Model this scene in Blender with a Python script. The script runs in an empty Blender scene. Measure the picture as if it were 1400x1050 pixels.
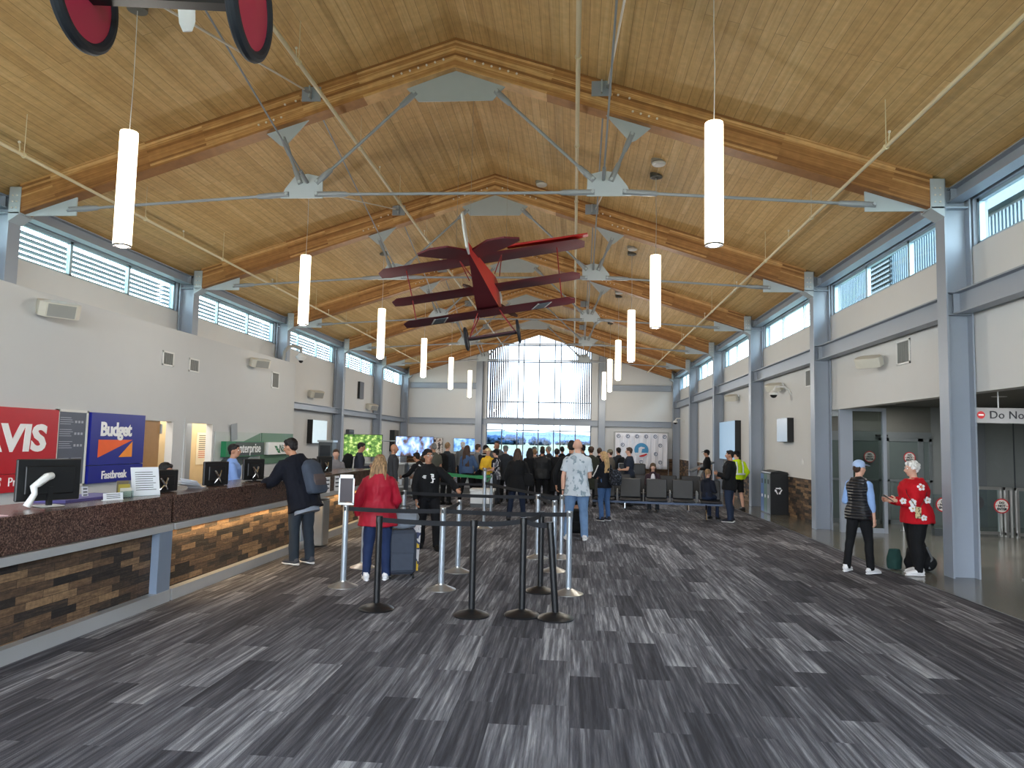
import bpy, bmesh, math, random
from mathutils import Vector, Matrix, noise
R_ = math.radians
sc = bpy.context.scene
COL = sc.collection
random.seed(7)

# ------------------------------------------------------------------ camera
F_PX, YAW, PITCH, ROLL, CAM_H = 990.55, .0858, .0790, .0218, 1.75
def make_camera():
    cam = bpy.data.cameras.new('camera'); o = bpy.data.objects.new('camera', cam); COL.objects.link(o)
    cy, sy, cp, sp = math.cos(YAW), math.sin(YAW), math.cos(PITCH), math.sin(PITCH)
    f = Vector((-sy*cp, cy*cp, sp)); r = Vector((cy, sy, 0)); u = r.cross(f)
    cr, sr = math.cos(ROLL), math.sin(ROLL)
    r2 = cr*r+sr*u; u2 = -sr*r+cr*u
    m = Matrix((r2, u2, -f)).transposed().to_4x4(); m.translation = (0, 0, CAM_H)
    o.matrix_world = m
    cam.sensor_fit = 'HORIZONTAL'; cam.sensor_width = 36; cam.lens = F_PX/1400*36
    cam.clip_start = .05; cam.clip_end = 3000
    sc.camera = o
make_camera()

# ------------------------------------------------------------------ light
sc.view_settings.view_transform = 'Standard'; sc.view_settings.look = 'None'
sc.view_settings.gamma = 1; sc.view_settings.use_curve_mapping = False
sc.view_settings.exposure = 0.66
SKY = 10.5
w = bpy.data.worlds.new('world'); sc.world = w; w.use_nodes = True
nt = w.node_tree; nt.nodes.clear()
tc = nt.nodes.new('ShaderNodeTexCoord'); sep = nt.nodes.new('ShaderNodeSeparateXYZ')
rp = nt.nodes.new('ShaderNodeValToRGB'); bg = nt.nodes.new('ShaderNodeBackground'); wo = nt.nodes.new('ShaderNodeOutputWorld')
nt.links.new(tc.outputs['Generated'], sep.inputs[0]); nt.links.new(sep.outputs['Z'], rp.inputs[0])
rp.color_ramp.elements[0].position = 0; rp.color_ramp.elements[0].color = (.86, .93, 1, 1)
rp.color_ramp.elements[1].position = .8; rp.color_ramp.elements[1].color = (.62, .78, 1, 1)
nt.links.new(rp.outputs[0], bg.inputs[0]); bg.inputs[1].default_value = SKY
nt.links.new(bg.outputs[0], wo.inputs[0])
try:
    sc.cycles.max_bounces = 10; sc.cycles.diffuse_bounces = 6; sc.cycles.glossy_bounces = 4
    sc.cycles.transparent_max_bounces = 12; sc.cycles.use_denoising = True
    sc.cycles.sample_clamp_indirect = 8; sc.cycles.caustics_reflective = False; sc.cycles.caustics_refractive = False
except Exception: pass
def portal(loc, rot, sx, sy):
    l = bpy.data.lights.new('window_daylight', 'AREA'); l.shape = 'RECTANGLE'; l.size = sx; l.size_y = sy
    l.cycles.is_portal = True
    o = bpy.data.objects.new('window_daylight', l); COL.objects.link(o); o.location = loc; o.rotation_euler = rot

# key dimensions (metres)
XL, XR, XM = -9.05, 5.24, -1.905          # inner faces of the columns, ridge
WL, WR = -9.45, 5.62                      # wall planes behind the columns
BAY, T0 = 5.703, 10.753                   # truss spacing, first truss in view
YE, YB = 39.35, -6.0                      # end wall, back wall
ZR, SL = 7.96, .323                       # ridge height of the ceiling, roof slope
def TY(k): return T0+BAY*k
def ZC(x): return ZR-SL*abs(x-XM)

# ------------------------------------------------------------------ materials
def s2l(c): return tuple(((v/255/12.92) if v/255 <= .04045 else ((v/255+.055)/1.055)**2.4) for v in c)
MATS = {}
def nodes_of(name):
    m = bpy.data.materials.new(name); m.use_nodes = True; n = m.node_tree
    b = n.nodes['Principled BSDF']; MATS[name] = m
    return m, n, b
def mat(name, rgb, rough=.6, metal=0, noise_amt=.06, scale=6, bump=0, spec=.5, emit=None, estr=0, alpha=1):
    if name in MATS: return MATS[name]
    m, n, b = nodes_of(name)
    c = s2l(rgb)
    b.inputs['Roughness'].default_value = rough; b.inputs['Metallic'].default_value = metal
    b.inputs['Specular IOR Level'].default_value = spec
    tx = n.nodes.new('ShaderNodeTexCoord'); nz = n.nodes.new('ShaderNodeTexNoise')
    nz.inputs['Scale'].default_value = scale; nz.inputs['Detail'].default_value = 3
    n.links.new(tx.outputs['Object'], nz.inputs['Vector'])
    mx = n.nodes.new('ShaderNodeMix'); mx.data_type = 'RGBA'
    mx.inputs[6].default_value = (*[v*(1-noise_amt) for v in c], 1); mx.inputs[7].default_value = (*[min(1, v*(1+noise_amt)) for v in c], 1)
    n.links.new(nz.outputs['Fac'], mx.inputs[0]); n.links.new(mx.outputs[2], b.inputs['Base Color'])
    if bump:
        bp = n.nodes.new('ShaderNodeBump'); bp.inputs['Strength'].default_value = bump; bp.inputs['Distance'].default_value = .01
        n.links.new(nz.outputs['Fac'], bp.inputs['Height']); n.links.new(bp.outputs[0], b.inputs['Normal'])
    if emit is not None:
        b.inputs['Emission Color'].default_value = (*s2l(emit), 1); b.inputs['Emission Strength'].default_value = estr
    if alpha < 1: b.inputs['Alpha'].default_value = alpha
    return m
def ramp(n, stops, inp, interp='LINEAR'):
    r = n.nodes.new('ShaderNodeValToRGB'); e = r.color_ramp.elements; r.color_ramp.interpolation = interp
    while len(e) < len(stops): e.new(.5)
    for i, (p, c) in enumerate(stops): e[i].position = p; e[i].color = (*s2l(c), 1)
    n.links.new(inp, r.inputs[0]); return r
def brick_mat(name, stops, length, height, order='xy', streak=(1, 30), streak_amt=.35, rough=.7, offset=.37, mortar=0., mortar_rgb=(30, 25, 20), bump=.2, metal=0, spec=.5, src='Object', interp="LINEAR", fine=None, pl=1.0):
    """planks or bricks: random tone per plank (ramp stops) and long grain streaks; order gives the axes (length, height)"""
    m, n, b = nodes_of(name)
    tx = n.nodes.new('ShaderNodeTexCoord'); sp = n.nodes.new('ShaderNodeSeparateXYZ'); cb = n.nodes.new('ShaderNodeCombineXYZ')
    n.links.new(tx.outputs[src], sp.inputs[0])
    ax = {'x': 0, 'y': 1, 'z': 2}
    n.links.new(sp.outputs[ax[order[0]]], cb.inputs[0]); n.links.new(sp.outputs[ax[order[1]]], cb.inputs[1])
    br = n.nodes.new('ShaderNodeTexBrick')
    n.links.new(cb.outputs[0], br.inputs['Vector'])
    br.inputs['Color1'].default_value = (0, 0, 0, 1); br.inputs['Color2'].default_value = (1, 1, 1, 1)
    br.inputs['Mortar'].default_value = (.5, .5, .5, 1)
    br.inputs['Scale'].default_value = 1; br.inputs['Mortar Size'].default_value = mortar; br.inputs['Bias'].default_value = 0
    br.inputs['Mortar Smooth'].default_value = .1
    br.inputs['Brick Width'].default_value = length; br.inputs['Row Height'].default_value = height; br.offset = offset
    br.offset_frequency = 2
    mp = n.nodes.new('ShaderNodeMapping'); mp.inputs['Scale'].default_value = (streak[0], streak[1], 1)
    n.links.new(cb.outputs[0], mp.inputs[0])
    nz = n.nodes.new('ShaderNodeTexNoise'); nz.inputs['Scale'].default_value = 1; nz.inputs['Detail'].default_value = 6; nz.inputs['Roughness'].default_value = .65
    n.links.new(mp.outputs[0], nz.inputs['Vector'])
    # shift the grain per plank
    ad = n.nodes.new('ShaderNodeVectorMath'); ad.operation = 'MULTIPLY_ADD'; ad.inputs[1].default_value = (17, 31, 5)
    n.links.new(br.outputs['Color'], ad.inputs[0]); n.links.new(mp.outputs[0], ad.inputs[2]); n.links.new(ad.outputs[0], nz.inputs['Vector'])
    mr = n.nodes.new('ShaderNodeMapRange'); mr.inputs['From Min'].default_value = .3; mr.inputs['From Max'].default_value = .7
    mr.inputs['To Min'].default_value = -streak_amt; mr.inputs['To Max'].default_value = streak_amt; mr.clamp = True
    n.links.new(nz.outputs['Fac'], mr.inputs['Value'])
    a = n.nodes.new('ShaderNodeMath'); a.operation = 'ADD'; a.use_clamp = True
    q=n.nodes.new("ShaderNodeMapRange"); q.inputs["To Min"].default_value=.5-pl/2; q.inputs["To Max"].default_value=.5+pl/2; n.links.new(br.outputs["Color"],q.inputs["Value"]); n.links.new(q.outputs[0], a.inputs[0]); n.links.new(mr.outputs[0], a.inputs[1])
    r = ramp(n, stops, a.outputs[0], interp)
    out = r.outputs[0]
    if fine:
        nf = n.nodes.new('ShaderNodeTexNoise'); nf.inputs['Scale'].default_value = fine[0]; nf.inputs['Detail'].default_value = 2
        n.links.new(tx.outputs[src], nf.inputs['Vector'])
        m2 = n.nodes.new('ShaderNodeMapRange'); m2.inputs['From Min'].default_value = .3; m2.inputs['From Max'].default_value = .7
        m2.inputs['To Min'].default_value = 1-fine[1]; m2.inputs['To Max'].default_value = 1+fine[1]
        n.links.new(nf.outputs['Fac'], m2.inputs['Value'])
        vm = n.nodes.new('ShaderNodeVectorMath'); vm.operation = 'SCALE'
        n.links.new(out, vm.inputs[0]); n.links.new(m2.outputs[0], vm.inputs['Scale']); out = vm.outputs[0]
    if mortar > 0:
        mx = n.nodes.new('ShaderNodeMix'); mx.data_type = 'RGBA'; mx.inputs[7].default_value = (*s2l(mortar_rgb), 1)
        n.links.new(br.outputs['Fac'], mx.inputs[0]); n.links.new(out, mx.inputs[6]); out = mx.outputs[2]
    n.links.new(out, b.inputs['Base Color'])
    b.inputs['Roughness'].default_value = rough; b.inputs['Metallic'].default_value = metal; b.inputs['Specular IOR Level'].default_value = spec
    if bump:
        bp = n.nodes.new('ShaderNodeBump'); bp.inputs['Strength'].default_value = bump; bp.inputs['Distance'].default_value = .01
        n.links.new(a.outputs[0], bp.inputs['Height']); n.links.new(bp.outputs[0], b.inputs['Normal'])
    return m
def pattern_mat(name, stops, scale=20, kind='voronoi', rough=.9, stretch=(1, 1, 1), interp='CONSTANT', detail=2, bump=0, spec=.3):
    m, n, b = nodes_of(name)
    tx = n.nodes.new('ShaderNodeTexCoord'); mp = n.nodes.new('ShaderNodeMapping'); mp.inputs['Scale'].default_value = stretch
    n.links.new(tx.outputs['Object'], mp.inputs[0])
    if kind == 'voronoi':
        t = n.nodes.new('ShaderNodeTexVoronoi'); o = t.outputs['Distance']
    elif kind == 'wave':
        t = n.nodes.new('ShaderNodeTexWave'); o = t.outputs['Fac']; t.bands_direction = 'Z'
    else:
        t = n.nodes.new('ShaderNodeTexNoise'); t.inputs['Detail'].default_value = detail; o = t.outputs['Fac']
    t.inputs['Scale'].default_value = scale; n.links.new(mp.outputs[0], t.inputs['Vector'])
    r = ramp(n, stops, o, interp); n.links.new(r.outputs[0], b.inputs['Base Color'])
    b.inputs['Roughness'].default_value = rough; b.inputs['Specular IOR Level'].default_value = spec
    if bump:
        bp = n.nodes.new('ShaderNodeBump'); bp.inputs['Strength'].default_value = bump; bp.inputs['Distance'].default_value = .01
        n.links.new(o, bp.inputs['Height']); n.links.new(bp.outputs[0], b.inputs['Normal'])
    return m
def glass_mat(name, tint=(235, 245, 245), refl=.08, rough=.02):
    m = bpy.data.materials.new(name); m.use_nodes = True; n = m.node_tree; n.nodes.clear(); MATS[name] = m
    o = n.nodes.new('ShaderNodeOutputMaterial'); mx = n.nodes.new('ShaderNodeMixShader'); t = n.nodes.new('ShaderNodeBsdfTransparent'); g = n.nodes.new('ShaderNodeBsdfGlossy')
    t.inputs[0].default_value = (*s2l(tint), 1); g.inputs['Roughness'].default_value = rough; mx.inputs[0].default_value = refl
    n.links.new(t.outputs[0], mx.inputs[1]); n.links.new(g.outputs[0], mx.inputs[2]); n.links.new(mx.outputs[0], o.inputs[0])
    return m

CARPET = brick_mat('carpet_planks', [(0, (56, 56, 62)), (.35, (75, 75, 82)), (.6, (98, 98, 105)), (.85, (130, 131, 138)), (1, (164, 165, 171))], 1.0, .25, 'yx', (1.1, 26), .46, rough=.95, bump=.25, spec=.15, fine=(240, .35), pl=.55)
CEILW = brick_mat('ceiling_boards', [(0, (178, 140, 88)), (.3, (200, 162, 106)), (.6, (212, 176, 120)), (1, (226, 196, 144))], 4.2, .135, 'yx', (.6, 26), .3, rough=.62, mortar=.0025, mortar_rgb=(142, 106, 62), bump=.05, fine=(9, .08), pl=.34)
GLULAM = brick_mat('glulam_timber', [(0, (136, 90, 48)), (.4, (166, 116, 66)), (.75, (186, 136, 82)), (1, (218, 176, 122))], 2.6, .038, 'xz', (.8, 40), .35, rough=.55, bump=.05, fine=(7, .12))
WOODB = brick_mat('reclaimed_wood_blocks', [(0, (30, 26, 25)), (.25, (52, 44, 40)), (.5, (84, 66, 52)), (.75, (110, 86, 64)), (1, (146, 118, 88))], .3, .066, 'yz', (5, 60), .22, rough=.75, mortar=.0015, mortar_rgb=(15, 12, 10), bump=.6, fine=(30, .2))
WOODX = brick_mat('reclaimed_wood_blocks_end', [(0, (60, 44, 34)), (.5, (104, 78, 58)), (1, (146, 116, 86))], .3, .066, 'xz', (5, 60), .22, rough=.75, mortar=.0015, bump=.5, fine=(30, .2))
GRANITE = pattern_mat('brown_granite', [(.3, (36, 26, 23)), (.44, (72, 53, 47)), (.55, (94, 71, 62)), (.68, (138, 110, 96))], 85, 'noise', rough=.22, interp='LINEAR', detail=3, spec=.5)
CONC = pattern_mat('polished_concrete', [(.3, (104, 102, 94)), (.7, (128, 126, 118))], 1.6, 'noise', rough=.16, interp='LINEAR', detail=6, spec=.55)
WALLW = mat('warm_white_wall_paint', (213, 213, 212), .85, noise_amt=.02, scale=3, bump=.02)
WALLG = mat('grey_white_wall_paint', (204, 206, 208), .85, noise_amt=.02, scale=3)
STEEL = mat('blue_grey_painted_steel', (148, 156, 168), .42, noise_amt=.03, scale=3, spec=.5)
STEELW = mat('pale_grey_plate_paint', (176, 184, 190), .45, noise_amt=.04)
ROD = mat('pale_grey_rod_paint', (146, 150, 156), .4, noise_amt=.02)
BOLT = mat('white_bolt_head', (222, 212, 200), .4)
ALU = mat('brushed_aluminium', (178, 180, 182), .3, .8, noise_amt=.06, scale=20)
STAIN = mat('stainless_steel', (172, 171, 168), .3, .75, noise_amt=.08, scale=8)
CHROME = mat('chrome', (215, 215, 218), .12, 1)
FRAME = mat('aluminium_window_frame', (168, 190, 200), .35, .3)
DARKFR = mat('dark_grey_frame', (70, 76, 80), .4)
GLASS = glass_mat('clear_glass')
GLASST = glass_mat('sky_dimming_glass', (188, 194, 200), .012)  # tint added to dim the overbright sky behind the end windows
GLASSD = glass_mat('greenish_door_glass', (206, 212, 210), .08)
BLACK = mat('black_plastic', (16, 16, 18), .45)
BLACKM = mat('matt_black_powder_coat', (20, 21, 24), .38)
BELT = mat('black_nylon_belt', (20, 22, 28), .85)
GBELT = mat('green_nylon_belt', (52, 140, 88), .7)
WHITEP = mat('white_plastic', (226, 226, 224), .45)
CREAMP = mat('cream_speaker_shell', (206, 202, 190), .5)
GRILL = mat('grey_speaker_grille', (150, 150, 146), .6)
PAPER = mat('white_paper', (232, 235, 240), .8)
INK = mat('dark_ink', (40, 42, 50), .8)
LAMPM = mat('glowing_lamp_tube', (255, 250, 235), .5, emit=(255, 238, 205), estr=3.2)
LAMPB = mat('bright_lamp_downlight', (255, 255, 255), .5, emit=(255, 248, 235), estr=10)
PIPE = mat('cream_sprinkler_pipe', (214, 200, 166), .45)
RED = mat('airplane_red_paint', (150, 24, 30), .5, noise_amt=.1)
REDB = mat('airplane_bright_red', (190, 34, 30), .45, noise_amt=.05)
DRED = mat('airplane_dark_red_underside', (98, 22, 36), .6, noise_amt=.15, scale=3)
TYRE = mat('black_rubber_tyre', (26, 30, 38), .7)

# ------------------------------------------------------------------ mesh builder
class MB:
    def __init__(s): s.v = []; s.f = []; s.m = []; s.mats = []; s.sm = []
    def mi(s, m):
        if m not in s.mats: s.mats.append(m)
        return s.mats.index(m)
    def add(s, vs, fs, m, smooth=False):
        o = len(s.v); k = s.mi(m); s.v += [tuple(v) for v in vs]
        for f in fs: s.f.append([i+o for i in f]); s.m.append(k); s.sm.append(smooth)
        return s
    def box(s, x0, x1, y0, y1, z0, z1, m, M=None, ch=0):
        if ch:
            # chamfered vertical-profile box
            c = min(ch, (x1-x0)/2.01, (y1-y0)/2.01)
            p = [(x0+c, y0), (x1-c, y0), (x1, y0+c), (x1, y1-c), (x1-c, y1), (x0+c, y1), (x0, y1-c), (x0, y0+c)]
            q = [((x-(x0+x1)/2)*(1-2*c/(x1-x0))+(x0+x1)/2, (y-(y0+y1)/2)*(1-2*c/(y1-y0))+(y0+y1)/2) for x, y in p]
            cz = min(c, (z1-z0)/2.01)
            vs = [(a, b, z0) for a, b in q]+[(a, b, z0+cz) for a, b in p]+[(a, b, z1-cz) for a, b in p]+[(a, b, z1) for a, b in q]
            fs = [list(range(7, -1, -1)), list(range(24, 32))]
            for r in range(3):
                for i in range(8): j = (i+1) % 8; fs.append([r*8+i, r*8+j, r*8+8+j, r*8+8+i])
        else:
            vs = [(x, y, z) for z in (z0, z1) for y in (y0, y1) for x in (x0, x1)]
            fs = [(0, 2, 3, 1), (4, 5, 7, 6), (0, 1, 5, 4), (2, 6, 7, 3), (0, 4, 6, 2), (1, 3, 7, 5)]
        if M is not None: vs = [M @ Vector(v) for v in vs]
        return s.add(vs, fs, m)
    def prism(s, pts, axis, a, b, m, M=None):
        """pts 2D polygon; axis 'x','y','z' extruded from a to b"""
        def P(p, t):
            return {'x': (t, p[0], p[1]), 'y': (p[0], t, p[1]), 'z': (p[0], p[1], t)}[axis]
        n = len(pts); vs = [P(p, a) for p in pts]+[P(p, b) for p in pts]
        if M is not None: vs = [M @ Vector(v) for v in vs]
        fs = [list(range(n)), list(range(2*n-1, n-1, -1))]+[[i, i+n, (i+1) % n+n, (i+1) % n] for i in range(n)]
        return s.add(vs, fs, m)
    def tube(s, pts, rad, m, n=10, side=None, cap=True, M=None, sq=1):
        pts = [Vector(p) for p in pts]; N = len(pts)
        if not isinstance(rad, (list,)): rad = [rad]*N
        rad = [(r, r) if not isinstance(r, tuple) else r for r in rad]
        vs = []; fs = []; u = None
        for i, p in enumerate(pts):
            t = (pts[min(i+1, N-1)]-pts[max(i-1, 0)])
            t = t.normalized() if t.length > 1e-9 else Vector((0, 0, 1))
            if side is not None: u = Vector(side)
            elif u is None: u = Vector((1, 0, 0)) if abs(t.x) < .8 else Vector((0, 1, 0))
            u = u-u.dot(t)*t
            if u.length < 1e-4: u = t.orthogonal()
            u.normalize(); v = t.cross(u)
            for k in range(n):
                a = 2*math.pi*k/n; ca, sa = math.cos(a), math.sin(a)
                if sq != 1: ca = math.copysign(abs(ca)**sq, ca); sa = math.copysign(abs(sa)**sq, sa)
                vs.append(p+u*(ca*rad[i][0])+v*(sa*rad[i][1]))
        for i in range(N-1):
            for k in range(n):
                j = (k+1) % n; fs.append([i*n+k, i*n+j, (i+1)*n+j, (i+1)*n+k])
        if cap: fs += [list(range(n-1, -1, -1)), list(range((N-1)*n, N*n))]
        if M is not None: vs = [M @ Vector(v) for v in vs]
        return s.add(vs, fs, m, True)
    def rod(s, a, b, r, m, n=8): return s.tube([a, b], r, m, n)
    def lathe(s, c, prof, m, n=24, M=None):
        """prof list of (r,z) from bottom to top"""
        return s.tube([(c[0], c[1], c[2]+z) for r, z in prof], [max(r, .0005) for r, z in prof], m, n, side=(1, 0, 0), M=M) if all(prof[i][1] < prof[i+1][1] for i in range(len(prof)-1)) else s._lathe(c, prof, m, n, M)
    def _lathe(s, c, prof, m, n, M):
        vs = []; fs = []; N = len(prof)
        for r, z in prof:
            for k in range(n):
                a = 2*math.pi*k/n; vs.append(Vector((c[0]+r*math.cos(a), c[1]+r*math.sin(a), c[2]+z)))
        for i in range(N-1):
            for k in range(n):
                j = (k+1) % n; fs.append([i*n+k, i*n+j, (i+1)*n+j, (i+1)*n+k])
        fs += [list(range(n-1, -1, -1)), list(range((N-1)*n, N*n))]
        if M is not None: vs = [M @ v for v in vs]
        return s.add(vs, fs, m, True)
    def ball(s, c, r, m, n=14, M=None, rot=None):
        c = Vector(c); r = (r, r, r) if not isinstance(r, tuple) else r
        vs = []; fs = []; k = n//2
        Rm = rot if rot is not None else Matrix.Identity(3)
        vs.append(Vector((0, 0, -r[2])))
        for i in range(1, k):
            p = -math.pi/2+math.pi*i/k
            for j in range(n):
                a = 2*math.pi*j/n; vs.append(Vector((r[0]*math.cos(p)*math.cos(a), r[1]*math.cos(p)*math.sin(a), r[2]*math.sin(p))))
        vs.append(Vector((0, 0, r[2])))
        vs = [c+Rm @ v for v in vs]
        for j in range(n): fs.append([0, 1+(j+1) % n, 1+j])
        for i in range(k-2):
            for j in range(n):
                a = 1+i*n; q = (j+1) % n; fs.append([a+j, a+q, a+n+q, a+n+j])
        l = 1+(k-2)*n; t = len(vs)-1
        for j in range(n): fs.append([l+j, l+(j+1) % n, t])
        if M is not None: vs = [M @ v for v in vs]
        return s.add(vs, fs, m, True)
    def disc(s, c, r, nrm, m, n=24, th=.004):
        nrm = Vector(nrm).normalized(); c = Vector(c); return s.tube([c-nrm*th/2, c+nrm*th/2], r, m, n)
    def build(s, name, parent=None, kind=None, bevel=0, ang=.6):
        me = bpy.data.meshes.new(name); me.from_pydata(s.v, [], s.f); 
        for m in s.mats: me.materials.append(m)
        me.polygons.foreach_set('material_index', s.m); me.polygons.foreach_set('use_smooth', [True]*len(s.f))
        bm = bmesh.new(); bm.from_mesh(me); bmesh.ops.recalc_face_normals(bm, faces=bm.faces); bm.to_mesh(me); bm.free()
        me.set_sharp_from_angle(angle=ang); me.update()
        o = bpy.data.objects.new(name, me); COL.objects.link(o)
        if parent is not None: o.parent = parent
        if kind: o['kind'] = kind
        if bevel:
            b = o.modifiers.new('bevel', 'BEVEL'); b.width = bevel; b.segments = 2; b.limit_method = 'ANGLE'; b.angle_limit = .8
            b.harden_normals = True
        return o
def B(): return MB()
def tag(o, label, cat, group=None, kind=None):
    o['label'] = label; o['category'] = cat
    if group: o['group'] = group
    if kind: o['kind'] = kind
    return o
def thing(name, label, cat, loc=(0, 0, 0), rz=0, group=None):
    o = bpy.data.objects.new(name, None); COL.objects.link(o); o.location = loc; o.rotation_euler = (0, 0, rz)
    o.empty_display_size = .1
    return tag(o, label, cat, group)
def kids(o): return [c for c in bpy.data.objects if c.parent == o]
def dup(o, loc=None, rz=None, label=None, group=None, parent=None):
    c = o.copy(); COL.objects.link(c)
    if parent is not None: c.parent = parent
    if loc is not None: c.location = loc
    if rz is not None: c.rotation_euler = (0, 0, rz)
    if label: c['label'] = label
    if group: c['group'] = group
    for ch in kids(o): dup(ch, parent=c)
    return c
ORD = ['nearest', 'second', 'third', 'fourth', 'fifth', 'sixth', 'seventh', 'eighth']
_f = {}
def text(s, size, m, loc, rot, parent, name='lettering', bold=0, align='CENTER', shear=0, depth=.004, xs=1, sp=1):
    c = bpy.data.curves.new('t', 'FONT'); c.body = s; c.size = size; c.align_x = align; c.align_y = 'CENTER'; c.extrude = depth; c.offset = bold; c.shear = shear
    c.space_character = sp; c.resolution_u = 3
    t = bpy.data.objects.new('t', c); COL.objects.link(t)
    dg = bpy.context.evaluated_depsgraph_get(); me = bpy.data.meshes.new_from_object(t.evaluated_get(dg))
    bpy.data.objects.remove(t); bpy.data.curves.remove(c)
    me.materials.clear(); me.materials.append(m)
    for v in me.vertices: v.co.x *= xs
    o = bpy.data.objects.new(name, me); COL.objects.link(o); o.location = loc; o.rotation_euler = rot
    if parent is not None: o.parent = parent
    return o
RX = (R_(90), 0, R_(90))     # text on a wall facing +x, read along +y
RC = (R_(90), 0, 0)          # text facing the camera (-y)
RN = (R_(90), 0, R_(-90))    # text facing -x
# ================================================================== SETTING
def S(b, name, **k):
    return b.build(name, kind='structure', **k)
# floors: carpet up to x=4.6, polished concrete beyond
S(B().prism([(-9.6, YB), (4.72, YB), (4.70, 8), (4.58, 11.5), (4.64, 17.4), (4.5, 22.3), (4.5, YE), (-9.6, YE)], 'z', -.12, 0, CARPET), 'floor')
S(B().prism([(4.72, YB), (13.5, YB), (13.5, 18.6), (5.8, 18.6), (5.8, YE), (4.5, YE), (4.5, 22.3), (4.64, 17.4), (4.58, 11.5), (4.70, 8)], 'z', -.12, 0, CONC), 'floor')
S(B().prism([(4.72, YB), (4.735, YB), (4.715, 8), (4.595, 11.5), (4.655, 17.4), (4.515, 22.3), (4.5, 22.3), (4.64, 17.4), (4.58, 11.5), (4.70, 8)], 'z', 0, .004, DARKFR), 'trim_1')
# ceiling slabs
ce = B(); th = .22
ce.prism([(XM, ZR), (WR+.3, ZC(WR+.3)), (WR+.3, ZC(WR+.3)+th), (XM, ZR+th)], 'y', YB-.5, YE+1.2, CEILW)
ce.prism([(XM, ZR), (WL-.3, ZC(WL-.3)), (WL-.3, ZC(WL-.3)+th), (XM, ZR+th)], 'y', YB-.5, YE+1.2, CEILW)
S(ce, 'ceiling')
# right wall
ZS, ZH = 4.66, 5.33
rw = B()
rw.box(WR, WR+.2, YB, TY(1)+.02, 2.58, ZS, WALLW)
rw.box(WR, WR+.2, TY(1)+.02, TY(1)+.33, 2.46, ZS, WALLW)
rw.box(WR, WR+.2, TY(1)+.33, 17.55, 2.46, ZS, WALLW)
rw.box(WR, WR+.2, 17.55, YE, 0, ZS, WALLW)
rw.box(WR, WR+.2, YB, YE, ZH, ZC(WR)+.05, STEEL)
for k in range(-3, 6):
    rw.box(WR+.0, WR+.2, max(TY(k)-.16, YB), min(TY(k)+.16, YE), ZS-.01, ZH+.01, STEEL)
S(rw, 'wall_right')
wn = B()
wn.box(WR-.035, WR-.001, 17.55, YE, 0, 1.0, WOODB)
wn.box(WR-.045, WR-.001, 17.55, YE, 1.0, 1.02, WALLW)
S(wn, 'trim_2')
# left upper wall and the lower wall behind the rental counters
lw = B()
lw.box(WL-.2, WL, YB, YE, 0, ZS, WALLW)
lw.box(WL-.2, WL, YB, YE, ZH, ZC(WL)+.05, STEEL)
for k in range(-3, 6):
    lw.box(WL-.2, WL, max(TY(k)-.16, YB), min(TY(k)+.16, YE), ZS-.01, ZH+.01, STEEL)
S(lw, 'wall_left')
XP = -8.5
ctr = B()
for y0, y1, z0, z1 in [(YB, 13.72, 0, 3.975), (13.72, 14.8, 2.04, 3.975), (14.8, 15.3, 0, 3.975), (15.3, 16.5, 2.03, 3.975), (16.5, 21.45, 0, 3.975)]:
    ctr.box(XP-.12, XP, y0, y1, z0, z1, WALLG)
ctr.box(WL, XP-.12, YB, 21.45, 3.9, 3.975, WALLG)
ctr.box(WL, XP-.12, 21.33, 21.45, 0, 3.9, WALLG)
S(ctr, 'wall_left_lower')
# office rooms seen through the two openings
rm = B()
rm.box(XP-.9, XP-.86, 12.9, 20.0, 0, 2.6, mat('office_cream_wall', (216, 190, 148), .8))
rm.box(XP-.86, XP-.12, 12.9, 20.0, 2.55, 2.6, WALLG)
S(rm, 'wall_office')
l = bpy.data.lights.new('office_light', 'AREA'); l.shape = 'RECTANGLE'; l.size = .5; l.size_y = 6; l.energy = 60; l.color = (1, .93, .8)
lo = bpy.data.objects.new('office_light', l); COL.objects.link(lo); lo.location = (XP-.5, 16.4, 2.54)
for n, (y0, y1, zt) in enumerate([(13.72, 14.8, 2.04), (15.3, 16.5, 2.03)]):
    f = B()
    for (a, b_, c, d) in [(y0-.06, y0+.03, 0, zt+.06), (y1-.03, y1+.06, 0, zt+.06), (y0+.03, y1-.03, zt-.03, zt+.06)]:
        f.box(XP-.14, XP+.02, a, b_, c, d, WALLG)
    o = S(f, 'door_%d' % (n+1))
    if n == 0:
        MATS.get('oak_door') or mat('oak_door', (176, 130, 74), .45, noise_amt=.1, scale=12)
        B().box(XP-.06, XP-.02, y0+.03, y0+.62, 0, zt-.03, MATS['oak_door']).build('door_leaf', o)
        B().box(XP-.06, XP-.0, y0+.62, y0+.68, 1.75, 1.95, STAIN).build('door_closer', o)
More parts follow.
